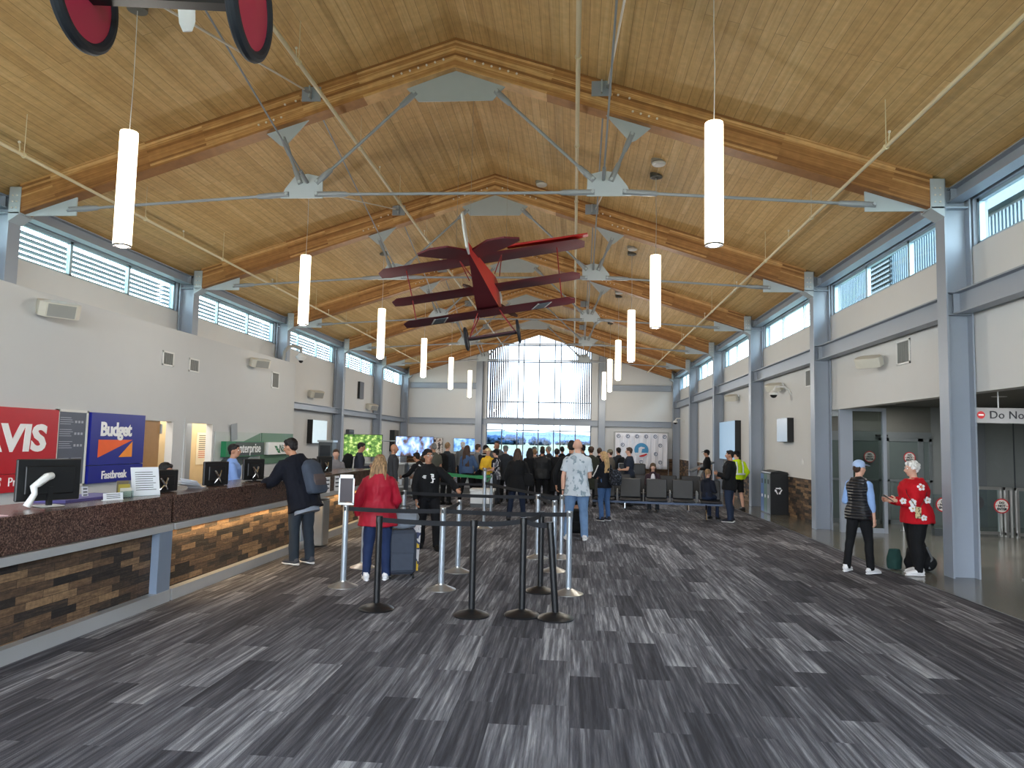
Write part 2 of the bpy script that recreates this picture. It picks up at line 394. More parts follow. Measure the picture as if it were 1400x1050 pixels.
# end wall: two side blocks, header above the entrance glazing
def roofpoly(x0, x1, z0, top=.0):
    return [(x0, z0), (x1, z0), (x1, ZC(x1)+top), (x0, ZC(x0)+top)]
WX0, WX1 = -4.76, .95
S(B().prism(roofpoly(WL-.2, WX0, 0), 'y', YE, YE+.25, WALLW).prism(roofpoly(WX1, WR+.2, 0), 'y', YE, YE+.25, WALLW).box(WX0, WX1, YE, YE+.25, 2.84, 2.99, STEEL), 'wall_end')
S(B().box(WL, -5.3, YE-.035, YE-.001, 0, 1.0, WOODX).box(1.7, WR-.05, YE-.035, YE-.001, 0, 1.0, WOODX), 'trim_3')
WFR = mat('dark_window_mullion', (92, 98, 106), .5)
def winbars(name, xs, zs, x0, x1, z0, z1, y, w=.05, glass=True, slope=False):
    f = B()
    for x in xs:
        f.box(x-w/2, x+w/2, y, y+.08, z0, (ZC(x) if slope else z1), WFR)
    for z in zs:
        a, b_ = x0, x1
        if slope and z > ZC(x0)-.02:
            h = (ZR-z)/SL; a, b_ = XM-h, XM+h
        f.box(a, b_, y+.005, y+.075, z-w/2, z+w/2, WFR)
    o = S(f, name)
    if glass:
        pts = roofpoly(x0, x1, z0) if slope else [(x0, z0), (x1, z0), (x1, z1), (x0, z1)]
        if slope: pts = [(x0, z0), (x1, z0), (x1, ZC(x1)), (XM, ZR), (x0, ZC(x0))]
        B().prism(pts, 'y', y+.036, y+.044, GLASST).build('pane', o)
    return o
w1 = winbars('window_1', [WX0+.03, -3.05, -2.75, XM, -1.05, -.72, WX1-.03], [3.02, 3.9, 6.1, 7.02], WX0, WX1, 2.99, 7, YE+.06, w=.055, slope=True)
lv = B()
PURP = mat('dark_violet_louvre', (34, 34, 54), .8, spec=.1)
for side in (0, 1):
    for i in range(12):
        x = (WX0+.12+i*.118) if side == 0 else (WX1-.12-i*.118)
        t = .037*(1-i/16)
        lv.box(x-t, x+t, YE+.55, YE+.75, 2.9, ZC(x)+.0 if i < 9 else 6.0, PURP)
lv.build('louvre_fins', w1)
w2 = winbars('window_2', [WX0+.03, -3.9, -3.06, -2.73, XM, -1.07, -.72, .1, WX1-.03], [.06, 2.36, 2.8], WX0, WX1, 0, 2.84, YE+.06, w=.055)
# back wall, glazed like the entrance end
S(B().prism(roofpoly(WL-.2, -8.2, 0), 'y', YB-.25, YB, WALLW).prism(roofpoly(4.4, WR+.2, 0), 'y', YB-.25, YB, WALLW)
  .prism([(-8.2, 5.2), (4.4, 5.2), (4.4, ZC(4.4)), (XM, ZR), (-8.2, ZC(-8.2))], 'y', YB-.25, YB, WALLW), 'wall_back')
winbars('window_3', [-8.2+i*1.8 for i in range(8)], [.1, 2.5, 5.15], -8.2, 4.4, .05, 5.2, YB-.15, w=.07, glass=False)
# clerestory windows
n = 4
LOUV = mat('dark_louvre_slat', (92, 98, 118), .5)
for k in range(-2, 5):
    y0, y1 = TY(k)+.16, TY(k+1)-.16
    if k == 4: y1 = YE
    for side, x in ((1, WR), (-1, WL)):
        f = B(); xo = x+.05*side; d = .07*side
        a, b_ = min(xo, xo+d), max(xo, xo+d)
        for i in range(4):
            yy = y0+(y1-y0)*(i/3); yy = min(max(yy, y0+.035), y1-.035)
            f.box(a, b_, yy-.035, yy+.035, ZS, ZH, FRAME)
        f.box(a, b_, y0, y1, ZS, ZS+.05, FRAME).box(a, b_, y0, y1, ZH-.05, ZH, FRAME)
        o = S(f, 'window_%d' % n); n += 1
        B().box(xo+d*.45, xo+d*.55, y0, y1, ZS, ZH, GLASS).build('pane', o) if side > 0 else B().box(xo+d*.55, xo+d*.45, y0, y1, ZS, ZH, GLASS).build('pane', o)
        if side < 0:
            l = B()
            for j in range(7):
                z = ZS+.05+j*.1
                l.box(x-.6, x-.46, y0-.1, y1+.1, z, z+.022, LOUV)
            l.build('louvre_slats', o)
        portal((x+.25*side, (y0+y1)/2, (ZS+ZH)/2), (0, R_(90)*side, 0), ZH-ZS, y1-y0)
portal(((WX0+WX1)/2, YE+.9, 3.7), (R_(-90), 0, 0), WX1-WX0, 7.4)
portal((-1.9, YB-.3, 2.6), (R_(90), 0, 0), 12.6, 5.2)
# vestibule on the right behind the header: ceiling, door plane, back wall
vw = B()
GREYP = mat('pale_grey_cladding_panel', (128, 131, 130), .5)
vw.box(WR+.2, 13.5, YB, 18.2, 2.78, 2.9, mat('vestibule_ceiling', (112, 110, 106), .8))
S(vw, 'ceiling')
vb = B()
vb.box(8.45, 13.5, 18.0, 18.15, 0, 2.78, GREYP)
for x in (9.4, 10.3, 11.2, 12.1): vb.box(x-.012, x+.012, 17.985, 18.0, 0, 2.78, DARKFR)
vb.box(6.05, 8.45, 18.0, 18.12, 2.17, 2.78, mat('grey_bulkhead', (108, 108, 102), .7))
vb.box(13.4, 13.5, YB, 18.0, 0, 2.78, GREYP)
vb.box(WR+.2, 13.5, YB-.1, YB, 0, 2.78, GREYP)
S(vb, 'wall_vestibule')
S(B().box(9.38, 9.62, 17.9, 17.99, 0, 2.78, mat('mid_grey_post', (110, 114, 118), .5)).box(10.95, 11.1, 17.9, 17.99, 0, 2.78, BLACK), 'trim_4')
# sliding glass doors at the back of the vestibule
DG = mat('grey_door_frame', (118, 124, 126), .4, .3)
dr = B()
dr.box(6.05, 8.45, 17.96, 18.06, 2.03, 2.17, DG)
o = S(dr, 'door_3')
for i, (a, b_) in enumerate([(6.05, 6.55), (6.55, 7.3), (7.3, 7.42), (7.42, 8.2), (8.2, 8.45)]):
    f = B()
    for x in (a+.03, b_-.03): f.box(x-.03, x+.03, 17.97, 18.02, 0, 2.03, DG)
    if b_-a > .2: f.box(a, b_, 17.97, 18.02, 0, .1, DG).box(a, b_, 17.97, 18.02, 1.0, 1.05, DG).box(a, b_, 17.97, 18.02, 1.95, 2.03, DG)
    lf = f.build('door_leaf', o)
    if b_-a > .2: B().box(a+.06, b_-.06, 17.99, 18.0, .1, 1.95, mat('dim_door_glass', (96, 106, 104), .06, spec=.7)).build('pane', lf)
B().box(7.16, 7.42, 17.88, 17.96, 2.06, 2.1, BLACK).build('door_sensor', o)
# fixed glass screen beside the second column
g = B()
for x in (WR+.02, 6.52): g.box(x, x+.07 if x > 6 else x+.26, 15.95, 16.05, 0, 2.62, STEEL)
g.box(WR+.1, 6.52, 15.96, 16.04, 0, .1, STEEL).box(WR+.1, 6.55, 15.96, 16.04, 2.55, 2.62, STEEL)
o = S(g, 'window_20'); B().box(WR+.28, 6.52, 15.995, 16.005, .1, 2.55, GLASSD).build('pane', o)
# narrow glazed door in the hall wall
g = B()
for y in (TY(1)+.33, 17.50): g.box(WR+.02, WR+.12, y-.05, y+.05, 0, 2.46, DARKFR)
g.box(WR+.02, WR+.12, TY(1)+.3, 17.5, 2.38, 2.46, DARKFR).box(WR+.02, WR+.12, TY(1)+.3, 17.5, 0, .14, DARKFR)
o = S(g, 'door_4'); B().box(WR+.06, WR+.07, TY(1)+.38, 17.45, .14, 2.38, GLASS).build('pane', o)
portal((7.2, 18.4, 1.4), (R_(-90), 0, 0), 2.6, 2.6)
# ---- outdoors beyond the glazing
FIELD = pattern_mat('pale_airfield_grass', [(.3, (124, 136, 100)), (.6, (150, 154, 130))], .03, 'noise', interp='LINEAR', stretch=(1, 8, 1), rough=1, spec=0)
gr = B(); gr.add([(-700, -60, -.2), (700, -60, -.2), (700, 1600, -.2), (-700, 1600, -.2)], [(0, 1, 2, 3)], FIELD)
S(gr, 'ground')
ap = B(); ap.add([(-60, YE+1, -.15), (60, YE+1, -.15), (60, 150, -.15), (-60, 150, -.15)], [(0, 1, 2, 3)], mat('pale_apron_concrete', (138, 142, 140), 1, spec=0))
S(ap, 'ground')
hill = B(); HZ = mat('hazy_blue_hillside', (104, 124, 146), 1, spec=0, noise_amt=.3, scale=.02)  # blue of the distance haze is painted into the hill colour
N = 60; vs = []; fs = []
for i in range(N+1):
    x = -500+1000*i/N
    h = 21+7*noise.noise((i*.17, 3, 0))+3*noise.noise((i*.6, 9, 0))
    for j, (dy, q) in enumerate([(0, 0), (120, .45), (320, .8), (520, 1), (900, .3)]):
        vs.append((x, 1050+dy, h*q+(5*noise.noise((i*.5, j, 4)) if j else 0)))
for i in range(N):
    for j in range(4): a = i*5+j; fs.append([a, a+5, a+6, a+1])
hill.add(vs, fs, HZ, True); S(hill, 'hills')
TREEM = mat('hazy_dark_tree_foliage', (58, 82, 112), 1, spec=0, noise_amt=.35, scale=.3)  # distance haze mixed into the foliage base colour
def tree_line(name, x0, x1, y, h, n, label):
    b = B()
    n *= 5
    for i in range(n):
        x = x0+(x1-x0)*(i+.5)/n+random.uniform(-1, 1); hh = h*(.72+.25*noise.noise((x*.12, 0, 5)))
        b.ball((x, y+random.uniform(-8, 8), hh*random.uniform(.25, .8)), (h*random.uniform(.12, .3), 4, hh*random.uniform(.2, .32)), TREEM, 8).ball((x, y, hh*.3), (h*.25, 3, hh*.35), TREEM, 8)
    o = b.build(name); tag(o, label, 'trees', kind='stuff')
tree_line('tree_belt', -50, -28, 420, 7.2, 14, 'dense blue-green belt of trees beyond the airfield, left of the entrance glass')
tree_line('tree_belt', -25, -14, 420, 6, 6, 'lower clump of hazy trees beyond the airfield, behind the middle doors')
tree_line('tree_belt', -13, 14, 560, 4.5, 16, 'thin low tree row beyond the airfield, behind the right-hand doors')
# neighbouring metal building seen through the right clerestory
nb = thing('ribbed_metal_building', 'pale blue ribbed metal building outside the nearest right clerestory windows', 'building', (14, 0, -.2))
RIB = mat('pale_blue_ribbed_metal', (56, 74, 86), .6)
FAS = mat('pale_metal_fascia', (66, 80, 90), .5)
b = B().box(.06, .3, 27.2, 41, 0, 13, RIB)
for i in range(68): b.box(0, .06, 27.25+i*.2, 27.35+i*.2, 0, 12.9, RIB)
b.build('ribbed_wall', nb)
b = B().box(-.5, .3, 6, 27.2, 9.9, 10.3, FAS).box(-.2, .3, 6, 27.2, 0, 9.9, mat('grey_blue_wall_metal', (50, 62, 70), .6)); b.build('roof_edge', nb)
b = B()
for i in range(95): b.box(-.3, -.24, 8+i*.2, 8.1+i*.2, 8.2, 9.75, FAS)
b.build('railing', nb)
b = B()
for j in range(12): b.box(-.12, -.0, 33, 35.2, 9.2+j*.22, 9.28+j*.22, mat('dark_louvre_blade', (36, 46, 54), .6))
b.build('louvre', nb)

# ================================================================== STEEL FRAME
_bm = []
def small_bolt(par, loc, sc_=1):
    if not _bm:
        o = B().rod((0, -.015, 0), (0, .002, 0), .017, BOLT, 8).build('bolt'); _bm.append(o.data); bpy.data.objects.remove(o)
    o = bpy.data.objects.new('bolt', _bm[0]); COL.objects.link(o); o.parent = par; o.location = loc; o.scale = (sc_, 1, sc_)
def column(x, k, side, label):
    """side +1: on the right wall (flange faces -x)"""
    t = thing('steel_column', label, 'column', (x, TY(k), 0))
    b = B(); s = side
    def bx(a, c, *r): b.box(min(a*s, c*s), max(a*s, c*s), *r)
    top = 5.66
    bx(0, .025, -.13, .13, 0, top, STEEL); bx(.34, .365, -.13, .13, 0, ZC(x+s*.37)-.01, STEEL); bx(.02, .345, -.009, .009, 0, top-.1, STEEL)
    b.build('shaft', t)
    b = B()
    for z in (3.68, 4.0) if s > 0 else (2.7, 2.9): bx(.02, .345, -.125, .125, z-.008, z+.008, STEEL)
    bx(.03, .34, -.12, .12, 5.22, 5.24, STEEL)
    b.build('stiffener_plates', t)
    b = B()
    bx(-.18, 0, -.15, .15, 5.21, 5.23, STEELW)
    for yy in (-.15, .14): bx(-.19, 0, yy, yy+.012, 5.2, 5.64, STEELW)
    b.prism([(s*-.18, 5.2), (0, 5.2), (0, 5.08)], 'y', -.15, .152, STEELW)
    c = b.build('beam_seat', t)
    for i in range(3):
        for j in range(2): small_bolt(c, (s*(-.06-.07*j), -.15, 5.3+.1*i), .7)
    return t
for k in range(-1, 6):
    o_ = ORD[k+1]
    for s, x in ((1, XR), (-1, XL)):
        if k == 5: column_label = 'blue-grey steel column in the far %s corner of the hall' % ('right' if s > 0 else 'left')
        else: column_label = 'blue-grey steel wall column, %s from the camera on the %s side' % (ORD[k] if k >= 0 else 'first and mostly unseen', 'right' if s > 0 else 'left')
        column(x, k if k < 5 else 4.96, s, column_label)
def wbeam(name, label, x0, x1, y0, y1, z0, z1, hw, along='y'):
    b = B()
    if along == 'y':
        xc = (x0+x1)/2
        b.box(x0, x1, y0, y1, z1-.02, z1, STEEL).box(x0, x1, y0, y1, z0, z0+.02, STEEL).box(xc-.006, xc+.006, y0, y1, z0+.02, z1-.02, STEEL)
        for yy in (y0+.08, y1-.09): b.box(x0+.01, x1-.01, yy, yy+.01, z0+.02, z1-.02, STEEL)
    else:
        yc = (y0+y1)/2
        b.box(x0, x1, y0, y1, z1-.02, z1, STEEL).box(x0, x1, y0, y1, z0, z0+.02, STEEL).box(x0, x1, yc-.006, yc+.006, z0+.02, z1-.02, STEEL)
    return tag(b.build(name), label, 'beam')
for k in range(-2, 5):
    y0, y1 = TY(k)+.14 if k < 5 else 0, TY(k+1)-.14
    nm = ['', '', 'nearest', 'second', 'third', 'fourth', 'fifth'][k+2] if k >= 0 else ('the bay beside the camera' if k == -1 else 'the bay behind the camera')
    bay = ('the %s bay' % nm) if k >= 0 else nm
    y0, y1 = TY(k)+.012, (TY(k+1)-.012 if k < 4 else YE-.33)
    wbeam('wall_beam', 'grey steel I-beam across the right wall in %s' % bay, XR+.1, XR+.3, y0, y1, 3.68, 4.0, .1)
    if k >= 2: wbeam('wall_beam', 'grey steel I-beam low across the left wall in %s' % bay, XL-.3, XL-.1, y0 if k > 2 else 22.7, y1, 2.68, 2.9, .1)
    wbeam('eave_beam', 'grey steel eave beam above the right clerestory windows in %s' % bay, XR+.1, XR+.3, y0, y1, 5.32, 5.53, .1)
    wbeam('eave_beam', 'grey steel eave beam above the left clerestory windows in %s' % bay, XL-.3, XL-.1, y0, y1, 5.32, 5.53, .1)
wbeam('end_wall_beam', 'grey steel beam across the end wall just above the entrance doors', XL+.05, XR-.05, YE-.2, YE-.02, 2.66, 2.96, .1, 'x')
wbeam('end_wall_beam', 'upper grey steel beam on the end wall, left of the big window', XL+.05, -5.28, YE-.2, YE-.02, 4.58, 4.88, .1, 'x')
wbeam('end_wall_beam', 'upper grey steel beam on the end wall, right of the big window', 1.68, XR-.05, YE-.2, YE-.02, 4.58, 4.88, .1, 'x')
for x, sd in ((-5.11, 'left'), (1.5, 'right')):
    b = B()
    b.box(x-.17, x+.17, YE-.6, YE-.58, 0, ZC(x)-.49, STEEL).box(x-.17, x+.17, YE-.24, YE-.22, 0, ZC(x)-.5, STEEL).box(x-.008, x+.008, YE-.58, YE-.24, 0, ZC(x)-.5, STEEL)
    tag(b.build('wind_column'), 'tall grey steel column on the end wall just %s of the big window' % sd, 'column')

# ---- timber trusses
AN = math.atan(SL)
def rafter(parent, side):
    L = (7.0/math.cos(AN)); hv = .475
    b = B().prism([(0, 0), (L, 0), (L+hv*math.sin(AN), -hv*math.cos(AN)), (hv*math.sin(AN), -hv*math.cos(AN))], 'y', -.13, .13, GLULAM)
    o = b.build('rafter', parent); o.location = (XM, 0, ZR-.004); o.rotation_euler = (0, AN, 0 if side > 0 else math.pi)
    return o
def clevis_rod(b, a, c, r=.024, fork=.34, fr=.05):
    a = Vector(a); c = Vector(c); d = (c-a).normalized(); L = (c-a).length; fork = min(fork, L*.38)
    b.rod(a, c, r, ROD)
    for p, q in ((a, d), (c, -d)):
        b.tube([p-q*.03, p+q*fork*.45, p+q*fork*.5, p+q*fork*.92, p+q*fork], [(fr, .045), (fr, .045), fr*.98, fr*.8, r], ROD, 10)
        b.rod((p.x, p.y-.065, p.z), (p.x, p.y+.065, p.z), .024, STEELW)
def truss(k):
    t = thing('roof_truss', ('glulam and steel roof truss, %s from the camera' % ORD[k]) if k >= 0 else 'glulam and steel roof truss directly over the camera', 'truss', (0, TY(k), 0))
    for s in (1, -1): rafter(t, s)
    P = .012
    B().prism([(XM-.77, 7.21), (XM, ZR-.47), (XM+.77, 7.21), (XM+.58, 7.0), (XM-.58, 7.0)], 'y', -P, P, STEELW).build('ridge_gusset', t)
    for s in (1, -1):
        def q(x): return XM+s*x
        # eave gusset, node plate, strut gusset
        zb = lambda x: ZR-.475-SL*abs(x-XM)
        B().prism([(q(6.1), 5.21), (q(6.1), zb(q(6.1))+.03), (q(6.96), zb(q(6.96))+.03), (q(6.96), 5.21)], 'y', -P, P, STEELW).build('eave_gusset', t)
        B().prism([(q(2.05), 5.47), (q(2.72), 5.47), (q(2.66), 5.62), (q(2.5), 5.83), (q(2.3), 5.86), (q(2.06), 5.8)], 'y', -P, P, STEELW).build('node_plate', t)
        B().prism([(q(2.3), zb(q(2.3))+.02), (q(3.02), zb(q(3.02))+.02), (q(2.78), 6.33), (q(2.7), 6.3)], 'y', -P, P, STEELW).build('strut_gusset', t)
        b = B(); clevis_rod(b, (q(6.22), 0, 5.31), (q(2.62), 0, 5.53), fork=.5); b.build('tie_rod', t)
        b = B(); clevis_rod(b, (q(2.14), 0, 5.73), (q(.65), 0, 7.13), fork=.3); b.build('diagonal_rod', t)
        b = B(); clevis_rod(b, (q(2.42), 0, 5.72), (q(2.72), 0, 6.42), fork=.3, r=.026, fr=.045); b.build('strut', t)
        # bolts on the camera face of the rafter
        def bolt(x, dz): small_bolt(t, (x, -.13, ZR-SL*abs(x-XM)-dz))
        for i in range(7): bolt(q(.18+.13*i), .3)
        for i in range(4): bolt(q(2.72+.12*i), .36)
        for i in range(2): bolt(q(2.5+.17*i), .17)
        B().box(q(2.25)-.15, q(2.25)+.15, -.15, -.13, 6.97, 7.2, STEEL).build('brace_plate', t)
        B().box(q(2.25)-.01, q(2.25)+.01, -.24, -.14, 6.99, 7.18, STEELW).build('brace_lug', t)
    b = B(); clevis_rod(b, (XM-2.14, 0, 5.53), (XM+2.14, 0, 5.53), fork=.5); b.build('tie_rod', t)
    return t
for k in range(-1, 5): truss(k)
et = thing('end_rafters', 'glulam rafter pair framing the gable above the big end window', 'truss', (0, YE-.75, 0))
for s in (1, -1): rafter(et, s)
# longitudinal X bracing between the trusses
for k in range(-1, 4):
    for s, sd in ((1, 'right'), (-1, 'left')):
        x = XM+s*2.3
        wh = 'ending at the %s truss' % ORD[k+1]
        b = B(); a = Vector((x, TY(k)+.14, 7.09)); c = Vector((x, TY(k+1)-.02, 5.72)); b.rod(a, c, .014, ROD, 6); b.tube([c, c+(a-c).normalized()*.3], .028, ROD, 8)
        tag(b.build('brace_rod'), 'thin grey brace rod falling away on the %s, %s' % (sd, wh), 'brace')
        b = B(); a = Vector((x+.04, TY(k)+.02, 5.6)); c = Vector((x+.04, TY(k+1)-.18, 7.09)); b.rod(a, c, .014, mat('bright_white_brace_paint', (214, 208, 196), .35), 6); b.tube([c, c+(a-c).normalized()*.25], .026, ROD, 8)
        tag(b.build('brace_rod'), 'thin white brace rod rising away on the %s, %s' % (sd, wh), 'brace')
# ---- sprinkler pipes
for (x, z, r, lab) in ((3.82, 5.5, .024, 'cream sprinkler pipe running down the hall at far right'), (-.01, 6.76, .032, 'cream sprinkler pipe running down the hall right of the ridge'),
                       (-3.76, 6.77, .03, 'cream sprinkler pipe running down the hall left of the ridge'), (-7.6, 5.53, .024, 'cream sprinkler pipe running down the hall at far left')):
    t = thing('sprinkler_pipe', lab, 'pipe', (x, 0, z))
    B().rod((0, 2.2, 0), (0, 38.3, 0), r, PIPE, 10).build('pipe', t)
    for i in range(12):
        y = 3.4+i*2.85; b = B()
        b.rod((0, y, .0), (0, y, ZC(x)-z), .006, PIPE, 6); b._lathe((0, 0, 0), [(r+.012, -.018), (r+.016, 0), (r+.012, .018)], PIPE, 10, Matrix.Translation((0, y, 0)) @ Matrix.Rotation(R_(90), 4, 'X')); b.build('pipe_hanger', t)
    for i in range(8):
        y = 4.8+i*4.2; s = .14 if x > 0 else .14
        bb = B().tube([(0, y, 0), (0, y+.02, .05), (.0, y, s)], .009, PIPE, 6); bb.ball((0, y, s+.01), .02, BOLT, 8); bb.build('sprinkler_head', t)
# ---- pendant lamps
def lamp_proto():
    t = thing('pendant_lamp', 'x', 'lamp', (0, 0, 0))
    b = B().tube([(0, 0, 3.935), (0, 0, 3.95), (0, 0, 5.28), (0, 0, 5.3)], [.099, .1, .1, .096], LAMPM, 28); b.build('lamp_shade', t)
    b = B()._lathe((0, 0, 3.92), [(.055, 0), (.098, 0), (.1, .018), (.06, .02)], BLACK, 28, None); b.build('bottom_ring', t)
    B().disc((0, 0, 3.921), .056, (0, 0, 1), LAMPB, 20, .004).build('downlight', t)
    return t
proto = lamp_proto()
for k in range(6):
    for s, x, sd in ((1, 1.495, 'right'), (-1, -5.29, 'left')):
        lab = 'white glowing tube pendant, %s from the camera in the %s row' % (ORD[k], sd)
        if k == 0 and s == 1: o = proto; o.location = (x, 7.9, 0); o['label'] = lab; o['group'] = 'tube pendants'
        else: o = dup(proto, (x, 7.9+BAY*k, 0), 0, lab, 'tube pendants')
        zc = ZC(x)
        B().tube([(0, 0, 5.3), (.01, .0, 5.3+(zc-5.3)*.4), (0, .01, 5.3+(zc-5.3)*.7), (0, 0, zc)], .005, WHITEP, 6).build('cord', o)
        B()._lathe((0, 0, zc), [(.03, -.06), (.115, -.055), (.12, .04)], mat('grey_canopy', (120, 118, 112), .5), 20, None).build('canopy', o)
        l = bpy.data.lights.new('pendant_light', 'POINT'); l.energy = 34; l.color = (1, .94, .85); l.shadow_soft_size = .1
        lo = bpy.data.objects.new('pendant_light', l); COL.objects.link(lo); lo.parent = o; lo.location = (0, 0, 3.8)
# smoke detectors
sd_ = thing('smoke_detector', 'white round smoke detector, nearest on the right ceiling slope', 'smoke detector', (0, 0, 0), group='ceiling smoke detectors')
b = B()._lathe((0, 0, 0), [(.02, -.075), (.11, -.07), (.125, -.05), (.125, -.03), (.05, -.028), (.05, .02)], WHITEP, 24, None); b.build('housing', sd_)
B()._lathe((0, 0, 0), [(.13, -.022), (.14, -.015), (.14, .05)], mat('grey_mounting_ring', (160, 158, 150), .5), 24, None).build('mounting_ring', sd_)
for i, (px, py) in enumerate([(1.47, 12.95), (1.47, 18.8), (1.47, 24.4), (1.47, 30.0), (-.8, 16.5-.5)]):
    o = sd_ if i == 0 else dup(sd_, label=['', 'white round smoke detector, second on the right ceiling slope', 'white round smoke detector, third on the right ceiling slope', 'white round smoke detector, farthest on the right ceiling slope', 'small white smoke detector near the ridge above the red triplane tail'][i])
    o.location = (px, py, ZC(px)); 
# ================================================================== RENTAL COUNTERS
TRIM = mat('bright_steel_trim', (196, 198, 200), .3, .35, noise_amt=.05, scale=3)
LEDM = mat('warm_led_strip', (255, 214, 150), .5, emit=(255, 196, 120), estr=6)
def counter(name, label, y0, y1, led, post=True):
    t = thing(name, label, 'counter', (-4.2, y0, 0)); L = y1-y0
    B().box(-.75, -.03, .01, L-.01, 1.07, 1.1, GRANITE).box(-.06, -.03, .01, L-.01, .81, 1.07, GRANITE).build('granite_top', t)
    B().box(-.1, .0, 0, L, .735, .805, TRIM).build('steel_trim', t, bevel=.004)
    e = .24
    B().box(-.12, -.09, .04, L-e, .12, .735, WOODB).build('wood_block_panel', t)
    B().box(-.12, -.0, 0, L, 0, .12, TRIM).build('kick_plate', t)
    B().box(-.12, -.01, L-e, L, .12, .735, mat('satin_steel_end', (150, 166, 188), .3, .4, noise_amt=.04)).build('end_panel', t)
    B().box(-.14, -.12, 0, L, 0, 1.06, BLACK).box(-.75, -.14, 0, .03, 0, 1.06, BLACK).box(-.75, -.14, L-.03, L, 0, 1.06, BLACK).build('carcass', t)
    if led:
        B().box(-.085, -.07, .06, L-e-.05, .728, .734, LEDM).build('led_strip', t)
        l = bpy.data.lights.new('counter_light', 'AREA'); l.shape = 'RECTANGLE'; l.size = .02; l.size_y = L-e-.2; l.energy = 9*(L-e)/3.5; l.color = (1, .72, .38)
        lo = bpy.data.objects.new('counter_light', l); COL.objects.link(lo); lo.parent = t; lo.location = (-.045, (L-e)/2, .722); lo.rotation_euler = (0, R_(-18), 0)
    return t
counter('rental_counter', 'brown granite counter with dark wood-block front nearest the camera, under the red sign', 2.2, 7.44, False)
counter('rental_counter', 'brown granite counter with warmly lit wood-block front beside the man with the backpack', 7.48, 11.36, True)
counter('rental_counter', 'farther granite counter with lit wood-block front behind the signed post', 11.8, 15.3, True)
B().box(-.14, .14, -.15, .15, 0, .77, STAIN, ch=.02)
o = thing('steel_bin', 'square stainless steel bin against the counter behind the man with the backpack', 'bin', (-4.1, 11.56, 0))
B().box(-.14, .14, -.15, .15, .015, .74, STAIN, ch=.015).build('bin_body', o); B().box(-.145, .145, -.155, .155, .74, .77, DARKFR, ch=.015).build('bin_lid', o)

def monitor(label, x, y, rz, w=.5, h=.32, z=1.10, arm='loop', lift=0):
    t = thing('computer_monitor', label, 'monitor', (x, y, z), R_(rz))
    b = B().box(-w/2, w/2, -.018, .018, lift+.0, lift+h, BLACK, ch=.008); b.box(-w/2+.06, w/2-.06, -.04, -.018, lift+.06, lift+h-.06, BLACK, ch=.006); b.build('housing', t)
    B().box(-w/2+.012, w/2-.012, .018, .02, lift+.012, lift+h-.012, mat('dim_screen', (60, 80, 110), .2, emit=(70, 100, 150), estr=.4)).build('screen', t)
    if arm == 'arm':
        B().tube([(0, -.05, lift+h*.6), (-.05, -.08, lift+h*.58), (-.13, -.1, lift+h*.42), (-.16, -.1, lift+h*.36), (-.15, -.1, .12), (-.2, -.09, .015)], [.03, .035, .03, .03, .024, .03], WHITEP, 12).build('arm', t)
    else:
        b = B()
        for s in (1, -1): b.tube([(s*.045, -.05, lift+h*.62), (s*.01, -.07, lift+h*.38), (s*-.045, -.05, lift+h*.1)], [.014, .016, .012], CHROME, 8)
        b.build('bracket', t)
    B().box(-.1, .1, -.12, .06, 0, .012, BLACK if arm != 'arm' else WHITEP, ch=.01).box(-.02, .02, -.05, -.015, 0, lift+.12, BLACK).build('base', t)
    return t
monitor('large black monitor back on a white swivel arm, nearest on the counter', -4.55, 6.0, 62, .52, .36, arm='arm', lift=.05)
monitor('small black monitor back with crossed chrome bracket, in front of the seated dark-haired clerk', -4.56, 7.76, 68, .42, .24, lift=.01)
monitor('black monitor back between the loose papers and the clerk in blue', -4.56, 9.0, 62, .36, .3, lift=.01)
monitor('black monitor back beside the elbow of the clerk in blue', -4.56, 10.1, 62, .36, .3, lift=.02)
monitor('dark monitor on the farther counter beside the small boy', -4.6, 13.2, 70, .42, .3)
# notices and counter clutter
t = thing('notice_holder', 'leaning acrylic notice sheet on the counter top near the blue sign', 'notice', (-4.44, 7.3, 1.1), R_(62))
M_ = Matrix.Rotation(R_(-12), 4, 'X')
B().box(-.15, .15, -.004, .004, .0, .3, PAPER, M=M_).build('sheet', t)
b = B()
for i in range(9): b.box(-.11, .08 if i % 3 else .11, -.006, -.004, .06+i*.023, .066+i*.023, INK, M=M_)
b.build('print', t); B().box(-.16, .16, -.012, .06, 0, .006, GLASS).build('foot', t)
def counter_sign(name, label, x, y, z0, w, h, rz, m, cat='sign', lines=3, tilt=-8):
    t = thing(name, label, cat, (x, y, z0), R_(rz)); M = Matrix.Rotation(R_(tilt), 4, 'X')
    B().box(-w/2, w/2, -.004, .004, 0, h, m, M=M).build('card', t)
    b = B()
    for i in range(lines): b.box(-w*.35, w*.35, -.006, -.004, h*(.25+.5*i/max(1, lines-1)), h*(.25+.5*i/max(1, lines-1))+h*.08, INK, M=M)
    b.build('print', t); B().box(-w/2, w/2, -.01, .03, 0, .004, WHITEP).build('foot', t)
counter_sign('name_plate', 'small white desk plate left of the brochure rack', -4.42, 6.72, 1.1, .2, .07, 68, PAPER)
counter_sign('counter_card', 'small white card standing on the blue shelf, left of the brochure rack', -4.75, 6.78, 1.1, .06, .12, 70, PAPER)
counter_sign('counter_card', 'white printed card leaning on the granite front just before the signed post', -4.2, 12.25, .8, .13, .27, 72, PAPER, tilt=0)
counter_sign('counter_card', 'second white printed card with dark emblem leaning on the granite front', -4.2, 12.75, .8, .14, .27, 72, PAPER, tilt=0)
counter_sign('counter_card', 'grey card leaning on the farther granite counter behind the post', -4.2, 13.5, .8, .16, .24, 72, GRILL, tilt=0)
